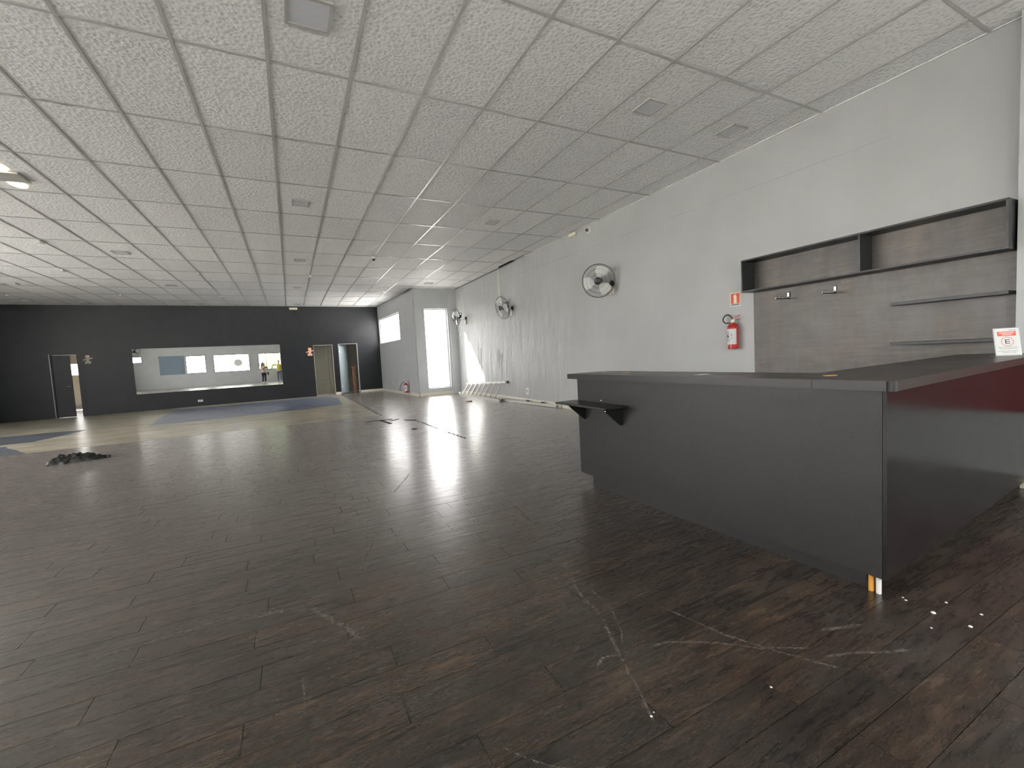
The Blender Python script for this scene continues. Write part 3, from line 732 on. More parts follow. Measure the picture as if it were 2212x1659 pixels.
# ------------------------------------------------------------------ wall fans
def fan(label, hub, mount, nrm, spin, boxpos=True):
    hub = Vector(hub); mount = Vector(mount); nrm = Vector(nrm).normalized()
    t = thing('wall_fan', label, 'fan', mount, 0, 'wall fans')
    H = hub-mount; R = .295
    a = Vector((0, 0, 1)); ax = nrm.cross(a).normalized(); ay = ax.cross(nrm).normalized()
    P = lambda r, th, d=0: H+ax*r*math.cos(th)+ay*r*math.sin(th)+nrm*d
    q = MB(); q.tube([P(R, 2*PI*k/40) for k in range(40)], .006, 6, closed=True); q.build('rim', 'black', t, smooth='all')
    for side, dd, nm in ((1, .075, 'front_grille'), (-1, -.085, 'rear_grille')):
        q = MB(); prof = lambda s: side*abs(dd)*(1-(s**3))
        for k in range(60):
            th = 2*PI*k/60
            q.tube([P(.065, th+side*.25, prof(.2)), P(.15, th+side*.15, prof(.5)), P(.24, th+side*.05, prof(.8)), P(R, th, 0)], .0009, 4, cap=False)
        for rr in (.13, .215): q.tube([P(rr, 2*PI*k/36, prof(rr/R)) for k in range(36)], .0022, 4, closed=True)
        q.build(nm, 'black', t)
    q = MB(); q.lathe([(0, .092), (.05, .09), (.064, .078), (.064, .062)], axis=nrm, org=H, n=24); q.build('hub_cap', 'black', t, smooth=True)
    for k in range(3):
        th0 = spin+2*PI*k/3; q = MB(); rows_ = []
        for i in range(8):
            s = i/7; r_ = .04+.225*s; wdt = .55+.95*math.sin(min(1, s*1.15)*PI*.7)
            wdt *= (1-.25*s)
            rows_.append([q.bm.verts.new(P(r_*(1 if j not in (0, 6) or i < 6 else .94), th0+wdt*(j/6-.5), .015-.05*(j/6-.5))) for j in range(7)])
        for i in range(7):
            for j in range(6): q.bm.faces.new([rows_[i][j], rows_[i+1][j], rows_[i+1][j+1], rows_[i][j+1]])
        bl = q.build('blade', 'white', t, smooth='all'); md = bl.modifiers.new('t', 'SOLIDIFY'); md.thickness = .003
    q = MB(); q.lathe([(.045, -.02), (.06, -.05), (.06, -.15), (.045, -.18), (0, -.185)], axis=nrm, org=H, n=20); q.build('motor', 'black', t, smooth=True)
    q = MB(); j1 = H-nrm*.13+Vector((0, 0, -.03)); q.tube([j1, j1+Vector((.02, 0, -.10)), Vector((-.10, 0, -.02)), Vector((-.02, 0, 0))], .014, 8); q.build('arm', 'chrome', t, smooth='all')
    q = MB(); hh = [H-nrm*.12+Vector((0, 0, .06)), H-nrm*.13+Vector((0, 0, .12)), H-nrm*.20+Vector((0, 0, .11)), H-nrm*.20+Vector((0, 0, .03))]; q.tube(hh, .01, 8); q.build('yoke', 'black', t, smooth='all')
    q = MB(); q.lathe([(.055, 0), (.055, .02), (.035, .035), (0, .035)], axis=(-1, 0, 0), n=20); q.build('wall_plate', 'black', t, smooth=True)
    q = MB(); q.box((-.05, -.045, -.20), (0, .045, -.08), bevel=.006); q.build('speed_switch', 'cream', t)
    return t
fan('three-blade caged wall fan nearest the counter, right of the other fans', (5.08, 6.37, 2.50), (XR, 6.36, 2.46), (-.72, -.66, -.18), 2.0)
fan('three-blade caged wall fan in the middle, under the white cable duct', (5.13, 10.50, 2.52), (XR, 10.42, 2.50), (-.97, -.16, -.2), 1.2)
fan('three-blade caged wall fan farthest away, beside the tall window', (5.10, 14.02, 2.64), (XR, 13.85, 2.58), (-.99, -.06, -.12), .6)
fan('three-blade wall fan high behind the camera, seen in the left end of the mirror', (-8.05, YN+.30, 2.82), (-7.95, YN+.02, 2.78), (.05, .98, -.2), .3)
q = MB(); q.lathe([(.03, 0), (.03, .01), (.012, .02), (.012, .06), (.022, .065), (.022, .085), (0, .09)], axis=(-1, 0, 0), n=14)
o = q.build('wall_valve', 'chrome', smooth=True); o.location = (XR, 14.5, 2.08); tag(o, 'small round metal valve knob on the sunlit wall below the farthest fan', 'valve')

# ------------------------------------------------------------------ extinguishers
def extinguisher(label, pos, rz, stand=False, lay=False):
    t = thing('fire_extinguisher', label, 'extinguisher', pos, rz)
    q = MB(); q.lathe([(.055, 0), (.068, .006), (.07, .02), (.07, .29), (.062, .32), (.04, .342), (.022, .35), (.022, .365), (0, .366)], n=28); q.build('cylinder', 'redpaint', t, smooth=True)
    q = MB(); n_ = 18; r_ = .0712
    A = [q.bm.verts.new((r_*math.sin(a), -r_*math.cos(a), .065)) for a in [(-1.2+2.4*i/n_) for i in range(n_+1)]]
    B = [q.bm.verts.new((r_*math.sin(a), -r_*math.cos(a), .27)) for a in [(-1.2+2.4*i/n_) for i in range(n_+1)]]
    for i in range(n_): q.bm.faces.new([A[i], A[i+1], B[i+1], B[i]])
    lb = q.build('paper_label', 'paper', t, smooth='all')
    q = MB(); random.seed(2)
    for (ang, z, w_, h_) in [(-.55, .195, .020, .012), (-.25, .205, .016, .010), (-.6, .175, .012, .022), (-.32, .172, .022, .024), (.35, .20, .02, .006), (.35, .182, .02, .006), (-.4, .148, .05, .004), (-.4, .135, .05, .004), (-.4, .122, .045, .004), (-.35, .108, .05, .004), (.4, .15, .03, .004), (-.35, .228, .05, .005)]:
        c = Vector((.0718*math.sin(ang), -.0718*math.cos(ang), z)); q.obox(c, (w_/2, .0006, h_/2), (math.cos(ang), math.sin(ang), 0), (math.sin(ang), -math.cos(ang), 0), (0, 0, 1))
    pr_ = q.build('label_print', 'ink', lb); pr_['kind'] = 'stuff'
    q = MB(); q.lathe([(.02, .35), (.024, .36), (.024, .385), (.015, .395), (0, .395)], n=16); q.box((-.02, -.012, .375), (.03, .012, .40), bevel=.003); q.build('valve', 'alu', t, smooth=True)
    q = MB(); q.obox((.055, 0, .392), (.05, .010, .004), (1, 0, .0), (0, 1, 0), (0, 0, 1)); q.build('carry_handle', 'redpaint', t)
    q = MB(); q.obox((.050, 0, .425), (.055, .010, .004), (1, 0, .38), (0, 1, 0), (-.38, 0, 1)); q.build('trigger', 'redpaint', t)
    q = MB()
    if stand: H_ = [(-.02, 0, .385), (-.08, -.01, .40), (-.15, -.02, .34), (-.20, -.02, .24), (-.215, -.02, .15), (-.19, -.02, .08)]
    else: H_ = [(-.0, 0, .40), (-.03, 0, .44), (-.07, 0, .465), (-.115, 0, .455), (-.145, 0, .42), (-.145, 0, .385), (-.12, 0, .358), (-.08, 0, .350), (-.045, 0, .352)]
    q.tube(H_, .009, 10); q.build('hose', 'black', t, smooth='all')
    return t
e1 = extinguisher('red fire extinguisher with white label hanging on the grey wall under its sign', (XR-.075, 3.875, 1.16), -PI/2)
q = MB(); q.box((.068, -.03, 0), (.073, .03, .04)); 
q2 = MB(); q2.box((-.02, .068, .28), (.02, .0755, .34)); q.bm.free(); q2.build('wall_hook', 'black', e1)
e2p = a1+d1*1.06+n1*.16
e2 = extinguisher('red fire extinguisher on a low wire stand on the floor by the tall window', (e2p.x, e2p.y, .10), math.radians(-25), stand=True)
st = MB()
for a in (PI/4, 3*PI/4, 5*PI/4, 7*PI/4): st.tube([(.06*math.cos(a), .06*math.sin(a), .0), (.085*math.cos(a), .085*math.sin(a), -.095)], .004, 6)
st.tube([(.072*math.cos(2*PI*k/20), .072*math.sin(2*PI*k/20), 0) for k in range(20)], .004, 6, closed=True)
st.build('wire_stand', 'chrome', e2, smooth='all')
# pictogram sign above the wall extinguisher
sg = thing('extinguisher_sign', 'small red sign with cream extinguisher pictogram on the grey wall', 'sign', (XR, 3.885, 1.825), -PI/2)
q = MB(); q.box((-.075, -.004, -.09), (.075, 0, .09)); q.build('plate', 'signcream', sg)
q = MB(); q.box((-.063, -.005, -.055), (.063, -.004, .078)); q.build('red_field', 'signred', sg)
q = MB(); q.box((-.022, -.006, -.052), (.022, -.005, .04)); q.prism([(-.022, -.005, .04), (.022, -.005, .04), (.010, -.005, .055), (-.010, -.005, .055)], (0, -.001, 0))
q.box((-.004, -.006, .052), (.004, -.005, .066)); q.prism([(-.028, -.005, .050), (-.006, -.005, .066), (.02, -.005, .066), (.02, -.005, .060), (-.004, -.005, .060), (-.024, -.005, .045)], (0, -.001, 0)); q.build('pictogram', 'signcream', sg)
q = MB(); q.box((-.063, -.005, -.080), (.063, -.004, -.062)); q.build('blue_strip', 'blue', sg)

# ------------------------------------------------------------------ ladder
lad = thing('aluminium_ladder', 'folded aluminium ladder lying on its side against the grey wall', 'ladder', (0, 0, 0))
def rail(p, q_, mat='alu', s=(.028, .012), nm='rail'):
    p, q_ = Vector(p), Vector(q_); d_ = (q_-p); mb = MB(); up = Vector((0, 0, 1))
    sd = d_.cross(up).normalized(); up2 = sd.cross(d_).normalized()
    mb.obox((p+q_)/2, (d_.length/2, s[1], s[0]), d_, sd, up2); return mb.build(nm, mat, lad)
TLp, TRp = Vector((5.33, 14.05, .36)), Vector((5.33, 10.95, .50)); BLp, BRp = Vector((5.05, 13.95, .03)), Vector((5.02, 10.75, .03))
rail(TLp, TRp); rail(BLp, BRp)
for k in range(8):
    s = .06+k*.118
    rail(TLp.lerp(TRp, s+.02), BLp.lerp(BRp, s+.0), s=(.013, .013), nm='rung')
rail((5.10, 14.0, .028), (5.16, 10.2, .028)); rail((5.10, 11.0, .035), (5.28, 8.3, .04), s=(.03, .015)); rail((5.30, 11.0, .03), (5.34, 8.2, .03), s=(.025, .012))
for p in [(5.33, 10.88, .50), (5.03, 10.68, .035), (5.28, 8.9, .05), (5.26, 9.6, .05)]:
    q = MB(); q.box((p[0]-.022, p[1]-.06, p[2]-.028), (p[0]+.022, p[1]+.06, p[2]+.045), bevel=.006); q.build('hinge', 'black', lad)
q = MB(); q.box((5.02, 13.9, .01), (5.10, 14.02, .10), bevel=.01); q.build('end_cap', 'white', lad)

# floor litter
t = thing('plastic_bag', 'crumpled black plastic bag lying on the dark floor at left', 'bag', (-2.98, 8.82, 0), math.radians(6))
q = MB(); bmesh.ops.create_grid(q.bm, x_segments=60, y_segments=26, size=.5)
random.seed(4)
for v in q.bm.verts:
    u, w_ = v.co.x*2, v.co.y*2
    e = max(0, 1-abs(u)**2.6)*max(0, 1-abs(w_)**2.2)
    n_ = noise.noise(Vector((u*3, w_*2.2, 1.3)))*.5+noise.noise(Vector((u*8, w_*5, 4)))*.25
    n2 = abs(noise.noise(Vector((u*5, w_*9, 7))))
    ed = .12*noise.noise(Vector((u*4, w_*4, 9)))
    v.co = Vector((u*.33*(1+ed*.3), w_*(.13+ed*.3)*(1-.35*max(0, u)**2), max(.002, e**.6*(.09+.08*n_+.07*n2)*(1-.25*u))))
q.build('crumpled_film', 'bag', t, smooth='all')
q = MB(); q.bm.verts.ensure_lookup_table()
bmesh.ops.create_grid(q.bm, x_segments=16, y_segments=8, size=.5)
for v in q.bm.verts:
    u, w_ = v.co.x*2, v.co.y*2; n_ = noise.noise(Vector((u*6, w_*6, 3)))
    v.co = Vector((.31+u*.05, w_*.05+n_*.01, max(.002, (1-w_*w_)*.035+n_*.03)))
q.build('tied_end', 'bag', t, smooth='all')
def strip(label, a, b, wd, gp='dark floor strips pulled up near the window'):
    a = Vector((a[0], a[1], 0)); b = Vector((b[0], b[1], 0)); q = MB(); d_ = (b-a); sd = Vector((-d_.y, d_.x, 0)).normalized()
    q.obox((0, 0, .005), (d_.length/2, wd/2, .004), d_, sd, (0, 0, 1)); o = q.build('vinyl_strip', 'joint'); o.location = (a+b)/2; o.rotation_euler = (0, 0, 0)
    return tag(o, label, 'floor strip', gp)
strip('thin dark vinyl strip lying crosswise, leftmost on the floor before the window', (1.31, 9.57), (1.87, 9.57), .03)
strip('broad dark vinyl strip slanting towards the camera, left of the window reflection', (1.62, 9.5), (1.70, 8.90), .06)
strip('narrow dark vinyl strip crossing the broad slanting one on its right', (1.76, 9.3), (1.98, 9.45), .02)
strip('dark vinyl strip just left of the window reflection on the floor', (2.05, 9.2), (2.24, 8.98), .04)
strip('little dark scrap of vinyl nearer the camera than the other strips', (1.88, 7.86), (1.94, 7.80), .06)
t = thing('metal_clamp', 'small rusty metal tool lying on the floor in front of the ladder', 'tool', (4.42, 11.46, 0), .4)
q = MB(); q.tube([(-.14, .02, .02), (-.04, 0, .03), (.05, .01, .02), (.12, .04, .03)], .012, 8); q.build('handle', 'brown', t, smooth='all')
q = MB(); q.box((-.03, -.04, .0), (.06, .03, .03), bevel=.006); q.build('jaw', 'brown', t)
random.seed(8)
CRL = ['white crumb on the floor right below the counter corner, the first of a close pair', 'white crumb on the floor just beyond the pair-mate under the counter corner', 'white crumb on the floor under the counter side, highest right of the scatter', 'largest white crumb in the middle of the scatter right of the counter corner',
       'rightmost white crumb on the floor beside the counter side', 'white crumb of the scatter lying lowest on the right', 'small white crumb of the scatter lying lowest, below the largest one', 'white crumb on the bare floor at the low end of the long scratch', 'tiny white crumb beside the long scratch, the smaller of two there',
       'white crumb on the dark floor below the curved scratch', 'pale crumb far out on the floor between counter and ladder', 'tiny white crumb at the right edge of the floor, nearest the camera']
for i, (x, y, r_) in enumerate([(2.46, .938, .006), (2.475, .955, .005), (2.582, .838, .006), (2.44, .834, .010), (2.588, .726, .006), (2.443, .717, .008), (2.303, .793, .005), (.986, 1.052, .005), (1.005, 1.06, .003), (1.44, .93, .005), (3.2, 6.1, .012), (2.8, .60, .004)]):
    q = MB(); q.lathe([(0, 0), (r_, .001), (r_*.7, r_*.5), (0, r_*.7)], n=7); o = q.build('plaster_crumb', 'white'); o.location = (x, y, 0); o.rotation_euler = (0, 0, random.random()*6)
    tag(o, CRL[i], 'crumb', 'white crumbs on the floor near the counter')

# ------------------------------------------------------------------ counter
PX, PYc = 2.395, 1.0; SK = .0605
def fy(x): return PYc+SK*(x-PX)
ct = thing('bar_counter', 'L-shaped black laminate reception counter on the right', 'counter', (0, 0, 0))
q = MB(); q.box((PX, PYc+.002, .09), (PX+.018, 3.38, .985)); q.build('front_panel', 'lam', ct)
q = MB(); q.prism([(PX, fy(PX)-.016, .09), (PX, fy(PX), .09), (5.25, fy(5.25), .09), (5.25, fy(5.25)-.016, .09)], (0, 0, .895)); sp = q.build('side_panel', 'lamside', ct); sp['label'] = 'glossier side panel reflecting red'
q = MB(); q.box((PX+.018, 3.20, .0), (2.80, 3.218, .985)); q.build('end_panel', 'lam', ct)
q = MB(); q.box((PX+.020, 1.15, .09), (2.78, 3.20, .975)); q.prism([(2.78, fy(2.78)+.02, .09), (2.78, fy(2.78)+.43, .09), (5.0, fy(5)+.43, .09), (5.0, fy(5)+.02, .09)], (0, 0, .88)); q.build('carcass', 'lam', ct)
q = MB(); q.prism([(PX+.048, 1.085, 0), (PX+.064, 1.085, 0), (PX+.018, 3.19, 0), (PX+.002, 3.19, 0)], (0, 0, .089)); q.build('kick_board', 'lam', ct)
q = MB(); q.prism([(PX+.06, fy(PX)+.12, 0), (PX+.06, fy(PX)+.135, 0), (4.98, fy(4.98)+.135, 0), (4.98, fy(4.98)+.12, 0)], (0, 0, .088)); q.build('kick_board', 'lam', ct)
for y, mt_, lb in ((1.060, 'orange', 'orange foot'), (1.030, 'white', 'white foot')):
    q = MB(); q.lathe([(.011, 0), (.011, .09)], org=(PX+.035, y, 0), n=14); o = q.build('foot', mt_, ct, smooth=True); o['label'] = lb
# worktops
X0 = PX-.055; ZT0, ZT1 = .985, 1.031
def ctop(x): return fy(x)-.06
q = MB(); q.prism([(X0, 1.274, ZT0), (2.80, 1.274, ZT0), (2.80, 3.46, ZT0), (X0, 3.46, ZT0)], (0, 0, ZT1-ZT0)); q.build('worktop', 'lamtop', ct)
arc = [(X0+.035-.035*math.cos(a), ctop(X0)+.035-.035*math.sin(a), ZT0) for a in [i*PI/2/8 for i in range(9)]]
q = MB(); q.prism([(X0, 1.272, ZT0)]+arc+[(5.24, ctop(5.24), ZT0), (5.24, ctop(5.24)+.52, ZT0), (2.80, ctop(2.8)+.52, ZT0), (2.80, 1.272, ZT0)], (0, 0, ZT1-ZT0)); q.build('worktop', 'lamtop', ct, smooth=True)
q = MB(); arc2 = [(X0+.035-.036*math.cos(a), ctop(X0)+.035-.036*math.sin(a), ZT0-.001) for a in [i*PI/2/8 for i in range(9)]]
for a, b in zip(arc2, arc2[1:]): q.poly([a, b, (b[0], b[1], ZT1-.002), (a[0], a[1], ZT1-.002)])
o = q.build('corner_trim', 'black', ct, smooth='all')
# folding ledge on the front
lg = MB(); lg.box((2.165, 2.70, .765), (PX, 3.42, .782), bevel=.002); ledge = lg.build('ledge_shelf', 'lam', ct)
for y in (2.775, 3.27):
    q = MB(); q.prism([(PX, y-.009, .765), (2.21, y-.009, .765), (2.21, y-.009, .755), (PX-.02, y-.009, .615), (PX, y-.009, .615)], (0, .018, 0)); q.build('bracket', 'black', ledge)
for p in [(2.19, 2.715, .772), (2.22, 2.765, .745), (PX-.002, 3.03, .80)]:
    q = MB(); q.ell(p, (.008, .008, .008), 8, 6); q.build('screw_cap', 'chrome', ledge, smooth='all')
for x, y, mt_, l, w_ in [(2.55, 2.10, 'paper', 'small white paper scrap lying on the long counter top', .05), (2.62, 1.33, 'orange', 'small orange sticker on the counter top at the corner', .035), (2.62, 2.95, 'orange', 'small orange sticker at the far end of the counter top', .03), (2.66, 3.3, 'cream', 'small pale sticker at the very end of the counter top', .03)]:
    q = MB(); q.prism([(-w_, -w_*.5, 0), (w_*.8, -w_*.6, 0), (w_, w_*.5, 0), (-w_*.9, w_*.6, 0)], (0, 0, .0015)); o = q.build('sticker' if mt_ != 'paper' else 'paper_scrap', mt_); o.location = (x, y, ZT1); tag(o, l, 'sticker' if mt_ != 'paper' else 'paper')

# acrylic sign holder with parking notice
sx, sy = 4.77, 1.215
hd = thing('sign_holder', 'clear acrylic holder with a white parking notice on the counter', 'sign', (sx, sy, ZT1), math.radians(-46))
tilt = .20; SWd, SHt = .142, .205
def sp_(x, z, d_=0): return Vector((x, z*math.sin(tilt)-d_*math.cos(tilt), z*math.cos(tilt)-d_*math.sin(tilt)*0+.003))
def plate(x0, x1, z0, z1, d0, d1): 
    q = MB(); A = [sp_(x0, z0, d0), sp_(x1, z0, d0), sp_(x1, z1, d0), sp_(x0, z1, d0)]; q.prism(A, Vector((0, -math.cos(tilt), math.sin(tilt)*0))*(d1-d0)); return q
hw = SWd/2
plate(-hw-.004, hw+.004, 0, SHt+.004, -.004, -.001).build('acrylic_sheet', 'acrylic', hd)
q = MB(); q.box((-hw-.004, 0, 0), (hw+.004, .06, .003)); q.build('acrylic_foot', 'acrylic', hd)
ppr = plate(-hw, hw, .004, SHt, -.001, .001).build('notice', 'paper', hd)
plate(-hw+.018, hw-.018, .148, .182, .001, .0016).build('red_band', 'signred', ppr)
q = MB()
def ins(q, x0, x1, z0, z1, d0=.0016, d1=.002):
    A = [sp_(x0, z0, d0), sp_(x1, z0, d0), sp_(x1, z1, d0), sp_(x0, z1, d0)]; q.prism(A, Vector((0, -1, 0))*(d1-d0))
ins(q, -.042, .042, .168, .175); ins(q, -.026, .03, .155, .162); q.build('band_print', 'pinkink', ppr)
q = MB(); ins(q, .012, .056, .190, .195, .001, .0014)
random.seed(6)
for z_, x0, x1 in [(.060, -.058, .058), (.049, -.048, .05), (.030, -.056, .058), (.020, -.036, .042)]:
    x = x0
    while x < x1:
        l = random.uniform(.005, .016); ins(q, x, min(x+l, x1), z_, z_+.0045, .001, .0014); x += l+.003
q.build('small_print', 'greyink', ppr)
q = MB(); cz = .105; R0 = .036; n_ = 40
outer = [sp_(R0*math.cos(2*PI*k/n_), cz+R0*math.sin(2*PI*k/n_), .0014) for k in range(n_)]; inner = [sp_((R0-.0035)*math.cos(2*PI*k/n_), cz+(R0-.0035)*math.sin(2*PI*k/n_), .0014) for k in range(n_)]
A = [q.bm.verts.new(v) for v in outer]; B = [q.bm.verts.new(v) for v in inner]
for k in range(n_): q.bm.faces.new([A[k], A[(k+1) % n_], B[(k+1) % n_], B[k]])
q.build('red_ring', 'signred', ppr)
q = MB(); e = .0165
ins(q, -e*.8, -e*.8+.006, cz-e, cz+e, .001, .0018)
for zz in (cz-e, cz-.0025, cz+e-.005): ins(q, -e*.8, e*.85, zz, zz+.005, .001, .0018)
q.build('letter_e', 'ink', ppr)

# ------------------------------------------------------------------ back wall panel, shelf frame, shelves, hooks
q = MB(); q.box((XR-.012, 1.335, .0), (XR, 3.62, 2.262)); tag(q.build('wall_panel', 'backpanel'), 'dark smudged wood laminate panel on the wall behind the counter', 'panel')
sf = thing('shelf_frame', 'long two-bay anthracite shelf frame across the top of the wall panel', 'shelf', (0, 0, 0))
xf = XR-.25; y0, y1, z0, z1, tb = 1.325, 3.62, 1.868, 2.265, .018
for nm, a, b in [('top_board', (xf, y0, z1-tb), (XR-.0, y1, z1)), ('bottom_board', (xf, y0, z0), (XR-.0125, y1, z0+tb)), ('side_board', (xf, y0, z0+tb), (XR-.0125, y0+tb, z1-tb)), ('side_board', (xf, y1-tb, z0+tb), (XR-.0125, y1, z1-tb)), ('divider', (xf+.003, 2.335, z0+tb), (XR-.0125, 2.353, z1-tb))]:
    q = MB(); q.box(a, b, bevel=.001); q.build(nm, 'shelfdark', sf)
for z, l in ((1.528, 'upper narrow anthracite floating shelf on the wall panel'), (1.147, 'lower narrow anthracite floating shelf on the wall panel, behind the notice')):
    q = MB(); q.box((XR-.19, 1.335, z-.014), (XR-.012, 2.115, z+.014), bevel=.0015); tag(q.build('floating_shelf', 'shelfdark'), l, 'shelf')
def hook(y, z, l):
    t = thing('garment_hook', l, 'hook', (XR-.012, y, z), 0, 'wall hooks on the dark panel')
    q = MB(); q.box((-.004, -.016, 0), (0, .016, .075), bevel=.001); q.build('wall_plate', 'black', t)
    q = MB(); q.box((-.022, -.011, .012), (-.004, .011, .062), bevel=.003); q.build('bracket', 'chrome', t)
    q = MB(); q.obox((-.13, 0, -.013), (.13, .008, .006), (-1, 0, -.02), (0, 1, 0), (0, 0, 1)); q.build('arm', 'black', t)
    q = MB()
    for k in range(6): q.lathe([(.004, 0), (.004, .014), (.006, .017), (0, .020)], org=(-.08-k*.034, 0, -.008), n=8)
    q.build('pegs', 'chrome', t, smooth=True)
    q = MB(); q.ell((-.262, 0, -.014), (.008, .009, .008), 10, 8); q.build('tip', 'chrome', t, smooth='all')
hook(3.17, 1.745, 'metal wall hook with dark arm, left of the pair on the panel')
hook(2.67, 1.735, 'metal wall hook with dark arm, right of the pair on the panel')
# unseen red board, inferred from its reflection, on the wall beyond the counter end (mirrored in the counter side)
q = MB(); q.box((XR-.02, -.6, .535), (XR, 1.12, 1.45)); tag(q.build('red_wall_panel', 'redboard'), 'red board on the wall beyond the counter, mirrored in its dark side panel', 'board')

# ------------------------------------------------------------------ people (seen in the mirror)
def limb(q, pts, rad, n=12): q.tube([Vector(p) for p in pts], rad, n)
def loft(q, secs, n=20):
    rings = [[q.bm.verts.new((cx+rx*math.cos(2*PI*k/n), cy+ry*math.sin(2*PI*k/n), z)) for k in range(n)] for cx, cy, z, rx, ry in secs]
    for A, B in zip(rings, rings[1:]):
        for k in range(n): q.bm.faces.new([A[k], A[(k+1) % n], B[(k+1) % n], B[k]])
    q.bm.faces.new(rings[0][::-1]); q.bm.faces.new(rings[-1])
def hand(q, p, d_, up, side, s=1.0, curl=.5):
    p, d_, up = Vector(p), Vector(d_).normalized(), Vector(up).normalized(); sd = d_.cross(up).normalized()*side; up = sd.cross(d_).normalized()*side
    q.tube([p, p+d_*.035*s, p+d_*.085*s], [.024*s, .032*s, .034*s], 10)
    for i, (o_, l) in enumerate([(-.028, .058), (-.010, .072), (.009, .068), (.027, .052)]):
        b = p+d_*.075*s+sd*o_*s; k1 = b+(d_*math.cos(curl*.5)-up*math.sin(curl*.5))*l*.5*s; k2 = k1+(d_*math.cos(curl*1.5)-up*math.sin(curl*1.5))*l*.55*s
        q.tube([b, k1, k2], [.0095*s, .009*s, .0075*s], 8)
    b = p+d_*.03*s-sd*.028*s; k1 = b-sd*.03*s+d_*.02*s-up*.01*s; k2 = k1+d_*.032*s-up*.012*s; q.tube([b, k1, k2], [.013*s, .011*s, .009*s], 8)
def remesh(o, vs, it=4):
    md = o.modifiers.new('weld', 'REMESH'); md.mode = 'VOXEL'; md.voxel_size = vs; md.use_smooth_shade = True
    sm = o.modifiers.new('smooth', 'SMOOTH'); sm.factor = .5; sm.iterations = it
def person(label, loc, rz, H, arms, female, shirt, pants, shoe):
    t = thing('person', label, 'person', loc, rz); k = H/1.7
    hz = .935*H
    q = MB()
    sh = .175*k if female else .20*k
    loft(q, [(0, 0, .49*H, .155*k, .105*k), (0, 0, .56*H, .15*k, .10*k), (0, 0, .62*H, .125*k if female else .145*k, .09*k), (0, .01, .70*H, .15*k, .105*k), (0, .0, .77*H, .165*k, .10*k), (0, 0, .815*H, .13*k, .075*k), (0, 0, .84*H, .055*k, .055*k)])
    limb(q, [(0, 0, .81*H), (0, .008, .86*H), (0, .015, .90*H)], [.058*k, .052*k, .05*k])
    q.ell((0, .02, hz), (.073*k, .092*k, .112*k), 24, 18); q.ell((0, .05*k, hz-.062*k), (.048*k, .05*k, .04*k)); q.tube([(0, .108*k, hz+.01), (0, .125*k, hz-.018*k)], [.008, .014], 8)
    for s in (-1, 1):
        q.ell((s*.075*k, .01, hz-.005), (.010, .018, .028)); q.ell((s*.03*k, .098*k, hz+.012*k), (.016, .012, .010))
    for s in (-1, 1):
        limb(q, [(s*.085*k, 0, .50*H), (s*.10*k, .01, .40*H), (s*.10*k, .02, .285*H), (s*.105*k, .0, .20*H), (s*.11*k, -.01, .05*H)], [.088*k, .078*k, .056*k, .054*k, .038*k])
        limb(q, [(s*.11*k, -.04, .035), (s*.115*k, .05, .04), (s*.12*k, .14, .025)], [.035, .038, .028])
    for (S, E_, W_, up, side) in arms:
        limb(q, [S, Vector(S).lerp(Vector(E_), .5), E_, Vector(E_).lerp(Vector(W_), .5), W_], [.05*k, .045*k, .038*k, .036*k, .026*k])
        hand(q, W_, Vector(W_)-Vector(E_), up, side, k*.95)
    body = q.build('body', 'skin', t); remesh(body, .009, 3)
    # lips and eyes
    q = MB(); q.ell((0, .104*k, hz-.048*k), (.022, .006, .007)); q.build('mouth', 'signred' if female else 'brown', body, smooth='all')
    for s in (-1, 1):
        q = MB(); q.ell((s*.03*k, .106*k, hz+.012*k), (.010, .006, .006)); q.build('eye', 'ink', body, smooth='all')
    # shirt
    q = MB(); e = .014
    loft(q, [(0, 0, .50*H, .165*k+e, .115*k+e), (0, 0, .56*H, .155*k+e, .105*k+e), (0, 0, .62*H, .135*k+e if female else .15*k+e, .095*k+e), (0, .01, .70*H, .155*k+e, .11*k+e), (0, 0, .77*H, .17*k+e, .105*k+e), (0, 0, .818*H, .135*k+e, .078*k+e), (0, 0, .832*H, .07*k+e, .06*k)])
    for (S, E_, W_, up, side) in arms:
        f_ = .95 if female else .62
        e_ = Vector(S).lerp(Vector(E_), f_); limb(q, [Vector(S)+(Vector(S)-Vector(E_)).normalized()*.0, Vector(S).lerp(e_, .5), e_], [.062*k, .06*k, .058*k])
        if female: limb(q, [E_, Vector(E_).lerp(Vector(W_), .45)], [.056*k, .05*k])
    so1 = q.build('shirt', shirt, t); remesh(so1, .012, 3)
    q = MB(); loft(q, [(0, -.005, .45*H, .16*k, .115*k), (0, -.005, .50*H, .172*k, .122*k), (0, 0, .56*H, .162*k, .112*k)])
    for s in (-1, 1): limb(q, [(s*.085*k, 0, .50*H), (s*.10*k, .01, .40*H), (s*.10*k, .02, .285*H), (s*.105*k, .0, .18*H), (s*.11*k, -.01, .055*H)], [.102*k, .092*k, .072*k, .066*k, .055*k])
    pn = q.build('trousers', pants, t); remesh(pn, .012, 2)
    for s in (-1, 1):
        q = MB(); q.ell((s*.115*k, .05, .042), (.048, .14, .045), 16, 10); 
        for v in q.bm.verts: v.co.z = max(v.co.z, 0)
        q.build('shoe', shoe, t, smooth='all')
    return t, body, k, hz
sh = .175
cyw, syw = math.cos(YAW), math.sin(YAW)
BX, BY = -.40*syw, -.40*cyw
kf = 1.61/1.7
arms_w = [((-.16, 0, 1.29), (-.24, .12, 1.07), (-.13, .33, 1.19), (0, 0, 1), 1), ((.16, 0, 1.29), (.24, .12, 1.07), (.13, .33, 1.19), (0, 0, 1), -1)]
pw, bw, k_, hz_ = person('woman with long curly dark hair holding up a phone, seen only in the mirror', (BX, BY, 0), -YAW, 1.61, arms_w, True, 'blouse', 'darkpants', 'shoe')
q = MB(); random.seed(1)
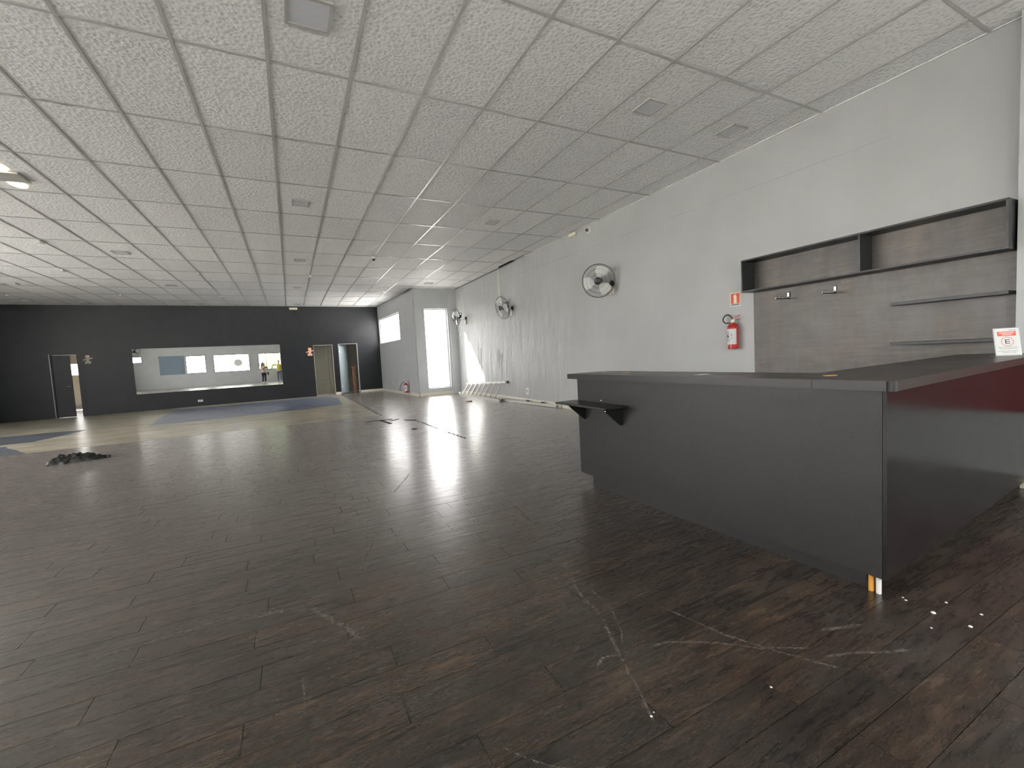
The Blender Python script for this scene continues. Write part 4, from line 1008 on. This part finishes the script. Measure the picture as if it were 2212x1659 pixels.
q.ell((0, -.015, hz_+.02), (.088, .095, .115), 20, 14)
for i in range(46):
    a = random.uniform(-2.6, 2.6)+PI*1.5 if False else random.uniform(PI*.92, PI*2.08)
    r_ = random.uniform(.08, .11); z_ = hz_+.07-random.random()*.36; rr = random.uniform(.028, .042)
    spread = 1+.55*max(0, (hz_-z_))/.3
    q.ell((r_*spread*math.cos(a), -.01+r_*spread*math.sin(a)*.85, z_), (rr, rr, rr*1.3), 8, 6)
hr = q.build('hair', 'hair', pw); remesh(hr, .010, 2)
arms_m = [((-.19, 0, 1.40), (-.44, .06, 1.37), (-.50, .16, 1.12), (0, 1, 0), 1), ((.19, 0, 1.40), (.30, -.05, 1.14), (.24, .12, .93), (0, 1, 0), -1)]
pmn, bm_, k2_, hz2 = person('man in a yellow t-shirt standing beside the woman, seen only in the mirror', (.93, -.62, 0), math.radians(6), 1.75, arms_m, False, 'yellow', 'jeans', 'shoe')
q = MB(); q.ell((0, -.005, hz2+.045), (.080, .098, .085), 20, 14)
for v in q.bm.verts:
    if v.co.y > .055 and v.co.z < hz2+.06: v.co.y = .055
q.build('hair', 'hair', pmn, smooth='all')
# phone at the camera position, handbag on the woman's hip
ph = thing('phone', 'black phone held up by the woman in the mirror', 'phone'); ph.matrix_world = m @ Matrix.Translation((0, 0, .022))
q = MB(); q.box((-.08, -.037, -.004), (.08, .037, .004), bevel=.002); q.build('case', 'black', ph)
q = MB(); q.box((-.074, -.033, .004), (.074, .033, .0045)); q.build('screen', 'ink', ph)
hb = thing('handbag', "dark handbag hanging at the woman's hip, seen in the mirror", 'bag', (BX+cyw*.34-.05*syw, BY-syw*.34-.05*cyw, .72), -YAW)
q = MB(); q.box((-.04, -.13, -.10), (.05, .13, .12), bevel=.03); q.build('bag_body', 'black', hb, smooth=True)
q = MB(); q.tube([(0, -.10, .10), (-.01, -.09, .22), (-.03, -.02, .34), (-.03, .04, .34), (-.01, .10, .22), (0, .11, .10)], .008, 8); q.build('strap', 'black', hb, smooth='all')

# ------------------------------------------------------------------ trees outside the window behind the camera
def tree(x, y, h, label, sd):
    t = thing('tree', label, 'tree', (x, y, -.14)); random.seed(sd)
    q = MB(); q.tube([(0, 0, 0), (.05, .02, h*.35), (0, .05, h*.6)], [.12, .09, .05], 8); q.build('trunk', 'bark', t, smooth='all')
    q = MB()
    for i in range(2600):
        v = Vector((random.gauss(0, 1), random.gauss(0, 1), random.gauss(0, 1))).normalized()*random.uniform(.6, 1)
        c = Vector((v.x*1.3, v.y*1.0, h*.62+v.z*h*.36)); a = Vector((random.gauss(0, 1), random.gauss(0, 1), random.gauss(0, 1))).normalized(); b_ = a.orthogonal().normalized()
        s = random.uniform(.05, .10); q.poly([c-a*s, c+b_*s*.5, c+a*s, c-b_*s*.5])
    o = q.build('foliage', 'leaf', t, recalc=False); o['kind'] = 'stuff'
tree(.3, -6.2, 3.6, 'green tree outside the right-hand window in the mirror, left of the mullion', 21)
tree(3.4, -5.6, 3.4, 'green tree outside the right-hand window in the mirror, behind the man', 22)
